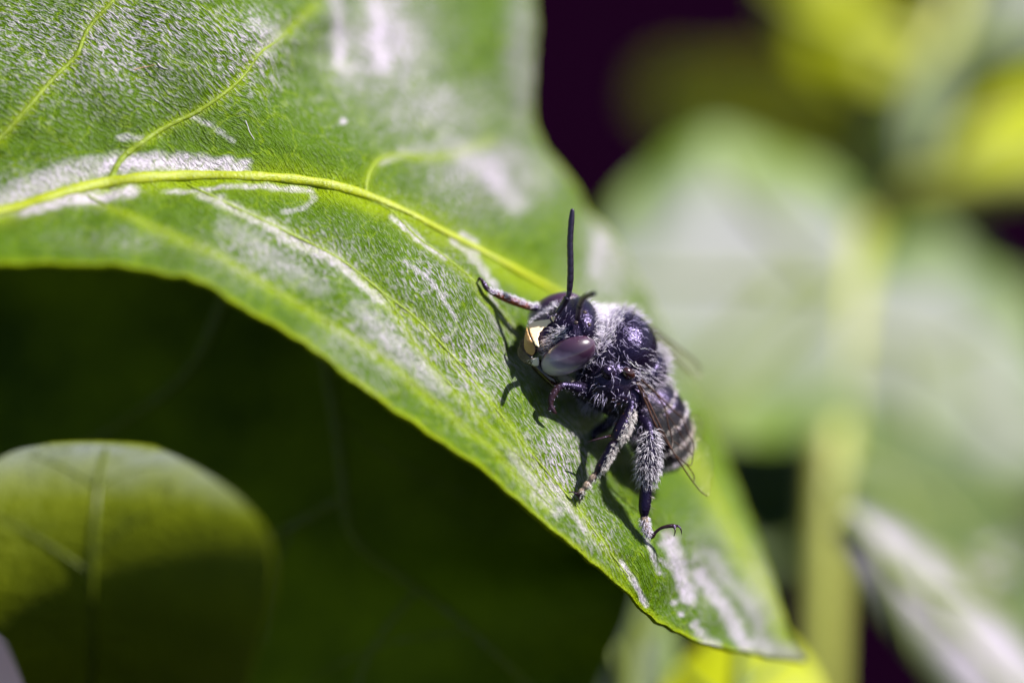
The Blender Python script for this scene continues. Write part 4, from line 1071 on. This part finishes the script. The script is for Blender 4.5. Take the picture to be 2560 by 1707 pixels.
solid_plate('mandible', [(1310, 842), (1302, 850), (1296, 862), (1293, 876), (1295, 890), (1301, 900), (1312, 908), (1326, 913), (1334, 906), (1330, 892), (1322, 886), (1315, 880), (1312, 868), (1313, 854)], 0.0, M_DARK, 0.22, man_d)
solid_plate('mandible', [(1314, 902), (1330, 897), (1346, 893), (1348, 905), (1346, 914), (1336, 915), (1326, 910)], 0.0, M_PALE, 0.2, man_d)
tube('proboscis', PA(spline([(1340, 908, .8), (1358, 930, .75), (1378, 952, .8), (1394, 968, .95)], 30)), np.linspace(0.20, 0.12, 30), M_DARK, bee, 10)
tube('throat', PA(spline([(1395, 930, .9), (1412, 950, 1.0), (1430, 968, 1.1)], 20)), np.linspace(0.16, 0.24, 20), M_THROAT, bee, 12)

# ---- antennae
def antenna(scape, flag, r, seg):
    root = bpy.data.objects.new('antenna', None); col.objects.link(root); root.parent = bee
    sp = PA(spline(scape, 24)); tube('scape', sp, np.linspace(0.085, 0.11, 24), M_ANT, root, 12)
    fp = PA(spline(flag, 30 * seg))
    u = np.linspace(0, seg, len(fp)); ph_ = u % 1.0
    rr = r * np.interp(u / seg, [0, 0.06, 0.2, 0.9, 1], [0.55, 0.8, 1.0, 0.92, 0.6]) * (0.93 + 0.09 * np.sin(np.pi * ph_) ** 0.6)
    tube('flagellum', fp, rr, M_ANT, root, 14)
    return root
antenna([(1394, 782, .42), (1408, 762, .35), (1418, 744, .25)], [(1418, 746, .24), (1423, 730, .22), (1426, 690, .12), (1426, 650, .05), (1425, 610, .0), (1427, 570, -.04), (1431, 524, -.06)], 0.105, 11)
antenna([(1444, 797, .1), (1447, 782, -.25), (1450, 764, -.7)], [(1450, 764, -.7), (1455, 751, -1.0), (1463, 742, -1.35), (1475, 737, -1.7), (1488, 733, -2.0)], 0.100, 10)
tg = hit_body(1574, 934)
bump_part('tegula', P(1572, 934, .62), [TA * 0.25, TD * 0.17, TL * 0.15], mat_simple('tegula_brown', (0.030, 0.010, 0.008), 0.12, 0.6, 1.0, tint=(0.85, 0.8, 1.0)))
bump_part('tegula', TC - TL * 1.1 - TA * 0.2 + TD * 0.2, [TA * 0.25, TD * 0.2, TL * 0.15], M_DARK)

# ---- wings
def wing(name, poly, dfun, veins, step=9.0):
    o = solid_plate(name, poly, 0, M_WING, 0.012, dfun, bee, step)
    for pts, r0, r1 in veins:
        c = spline(pts, 50); d = dfun(c[:, 0], c[:, 1]) - 0.004
        tube('vein', PA(np.c_[c[:, :2], d]), 0.68 * np.linspace(r0, r1, 50), M_WVEIN, o, 7)
    return o
fw = TPS([(1590, 955, .75), (1638, 1059, .80), (1679, 1123, .95), (1733, 1206, 1.25), (1772, 1241, 1.45), (1786, 1171, 1.8), (1778, 1112, 1.9), (1735, 1055, 1.75), (1680, 1010, 1.45), (1640, 975, 1.1), (1605, 950, .8), (1700, 1100, 1.35)])
wing('forewing', [(1590, 955), (1615, 1005), (1638, 1059), (1660, 1093), (1679, 1123), (1705, 1165), (1733, 1206), (1752, 1229), (1766, 1240), (1773, 1241), (1779, 1225), (1783, 1195), (1787, 1165), (1783, 1135), (1777, 1112), (1762, 1098), (1748, 1080), (1735, 1057), (1715, 1038), (1680, 1010), (1640, 975), (1605, 948)], fw, [
    ([(1592, 957), (1615, 1007), (1638, 1060), (1660, 1094), (1679, 1123), (1705, 1164), (1733, 1205), (1752, 1228), (1768, 1240)], .060, .022),
    ([(1597, 956), (1625, 1012), (1650, 1064), (1679, 1121)], .045, .03), ([(1603, 949), (1654, 996), (1681, 1023), (1707, 1045)], .05, .03),
    ([(1707, 1045), (1721, 1082), (1734, 1109), (1732, 1138), (1729, 1160), (1719, 1161), (1699, 1146), (1686, 1142)], .026, .022),
    ([(1640, 985), (1662, 1018), (1670, 1058), (1681, 1101), (1679, 1123)], .03, .02), ([(1662, 1026), (1681, 1053), (1705, 1090), (1732, 1138)], .024, .018),
    ([(1681, 1101), (1713, 1122), (1732, 1138)], .022, .018), ([(1684, 1134), (1710, 1154), (1726, 1173), (1736, 1192), (1733, 1206)], .026, .022)])
hw = TPS([(1600, 950, 1.4), (1650, 985, 2.0), (1727, 1040, 2.5), (1760, 1060, 2.7), (1735, 1105, 2.4), (1650, 1030, 1.9)])
wing('hindwing', [(1602, 950), (1650, 985), (1700, 1018), (1727, 1034), (1748, 1038), (1759, 1050), (1763, 1078), (1757, 1100), (1735, 1106), (1700, 1082), (1650, 1032)], hw, [
    ([(1602, 951), (1650, 986), (1700, 1019), (1727, 1035), (1748, 1039)], .025, .012), ([(1650, 1010), (1700, 1045), (1740, 1056), (1757, 1060)], .02, .010)])
ffw = TPS([(1625, 815, 3.6), (1700, 872, 4.3), (1755, 930, 4.8), (1735, 945, 4.4), (1650, 870, 3.6)])
wing('forewing', [(1622, 812), (1660, 840), (1700, 870), (1740, 903), (1755, 930), (1750, 952), (1735, 946), (1710, 926), (1680, 900), (1650, 872), (1628, 848)], ffw, [
    ([(1624, 814), (1660, 841), (1700, 871), (1740, 904), (1754, 930)], .05, .03), ([(1632, 832), (1668, 862), (1702, 895)], .03, .02), ([(1640, 850), (1680, 888), (1705, 915), (1725, 935)], .03, .02)])

# ------------------------------------------------------------------ small things lying on the leaves
def surf(bvh, px, py):
    h = bvh.ray_cast(camv, (Vector(P(px, py, 0)) - camv).normalized())
    n = np.array(h[1]); n = n if n @ B_ > 0 else -n
    return np.array(h[0]), n
def fibre(label, pts, r, mat, group=None):
    path = []
    for x, y in spline(pts, 26)[:, :2]:
        p, n = surf(LEAF_BVH, x, y); path.append(p + n * (r * 0.3))
    path = np.array(path)
    for _ in range(2): path[1:-1] = (path[:-2] + 2 * path[1:-1] + path[2:]) / 4
    tag(tube('fibre', path, np.linspace(r, r * 0.6, len(path)), mat), label, 'fibre', group)
M_FIB = mat_simple('tan_fibre', (0.45, 0.24, 0.10), 0.5, 0.4, var=(6.0, (0.55, 0.36, 0.2)))
M_FIBW = mat_simple('white_fibre', (0.45, 0.40, 0.42), 0.4, 0.5, var=(6.0, (0.55, 0.50, 0.52)))
fibre('thin tan fibre lying on the arching leaf between its two upper side veins', [(336, 175), (352, 170), (370, 167), (386, 162)], 0.014, M_FIB)
fibre('short white comma-shaped fibre beside the tan fibre', [(395, 160), (401, 166), (410, 171), (418, 173)], 0.02, M_FIBW)
fibre('curled pale hair on the arching leaf near its first side vein', [(250, 117), (257, 122), (259, 131), (254, 141)], 0.011, M_FIBW)
fibre('crooked pale thread on the arching leaf beyond the second side vein', [(614, 302), (620, 318), (624, 330), (636, 350)], 0.012, M_FIBW)
ob = [c for c in olive.children if c.name.startswith('blade')][0]
OB = BVHTree.FromPolygons([v.co.copy() for v in ob.data.vertices], [tuple(p.vertices) for p in ob.data.polygons])
p, n = surf(OB, 418, 1222)
e1 = unit(np.cross(n, U_)); e2 = np.cross(n, e1)
v, q, t, _s = ellipsoid_arrays(p + n * 0.05, [e1 * 0.17, e2 * 0.17, n * 0.11], 24, 16)
gm = NT('clear_water'); gp = gm.n('ShaderNodeBsdfPrincipled'); set_in(gp, 'Transmission Weight', 1.0); set_in(gp, 'Roughness', 0.02); set_in(gp, 'IOR', 1.33); set_in(gp, 'Base Color', (1.0, 1.0, 1.0))
gm.l(gp.outputs[0], gm.out.inputs[0])
tag(link('droplet', mesh_np('droplet', v, [q, t]), gm.m), 'tiny clear droplet on the olive leaf below its rim', 'droplet')
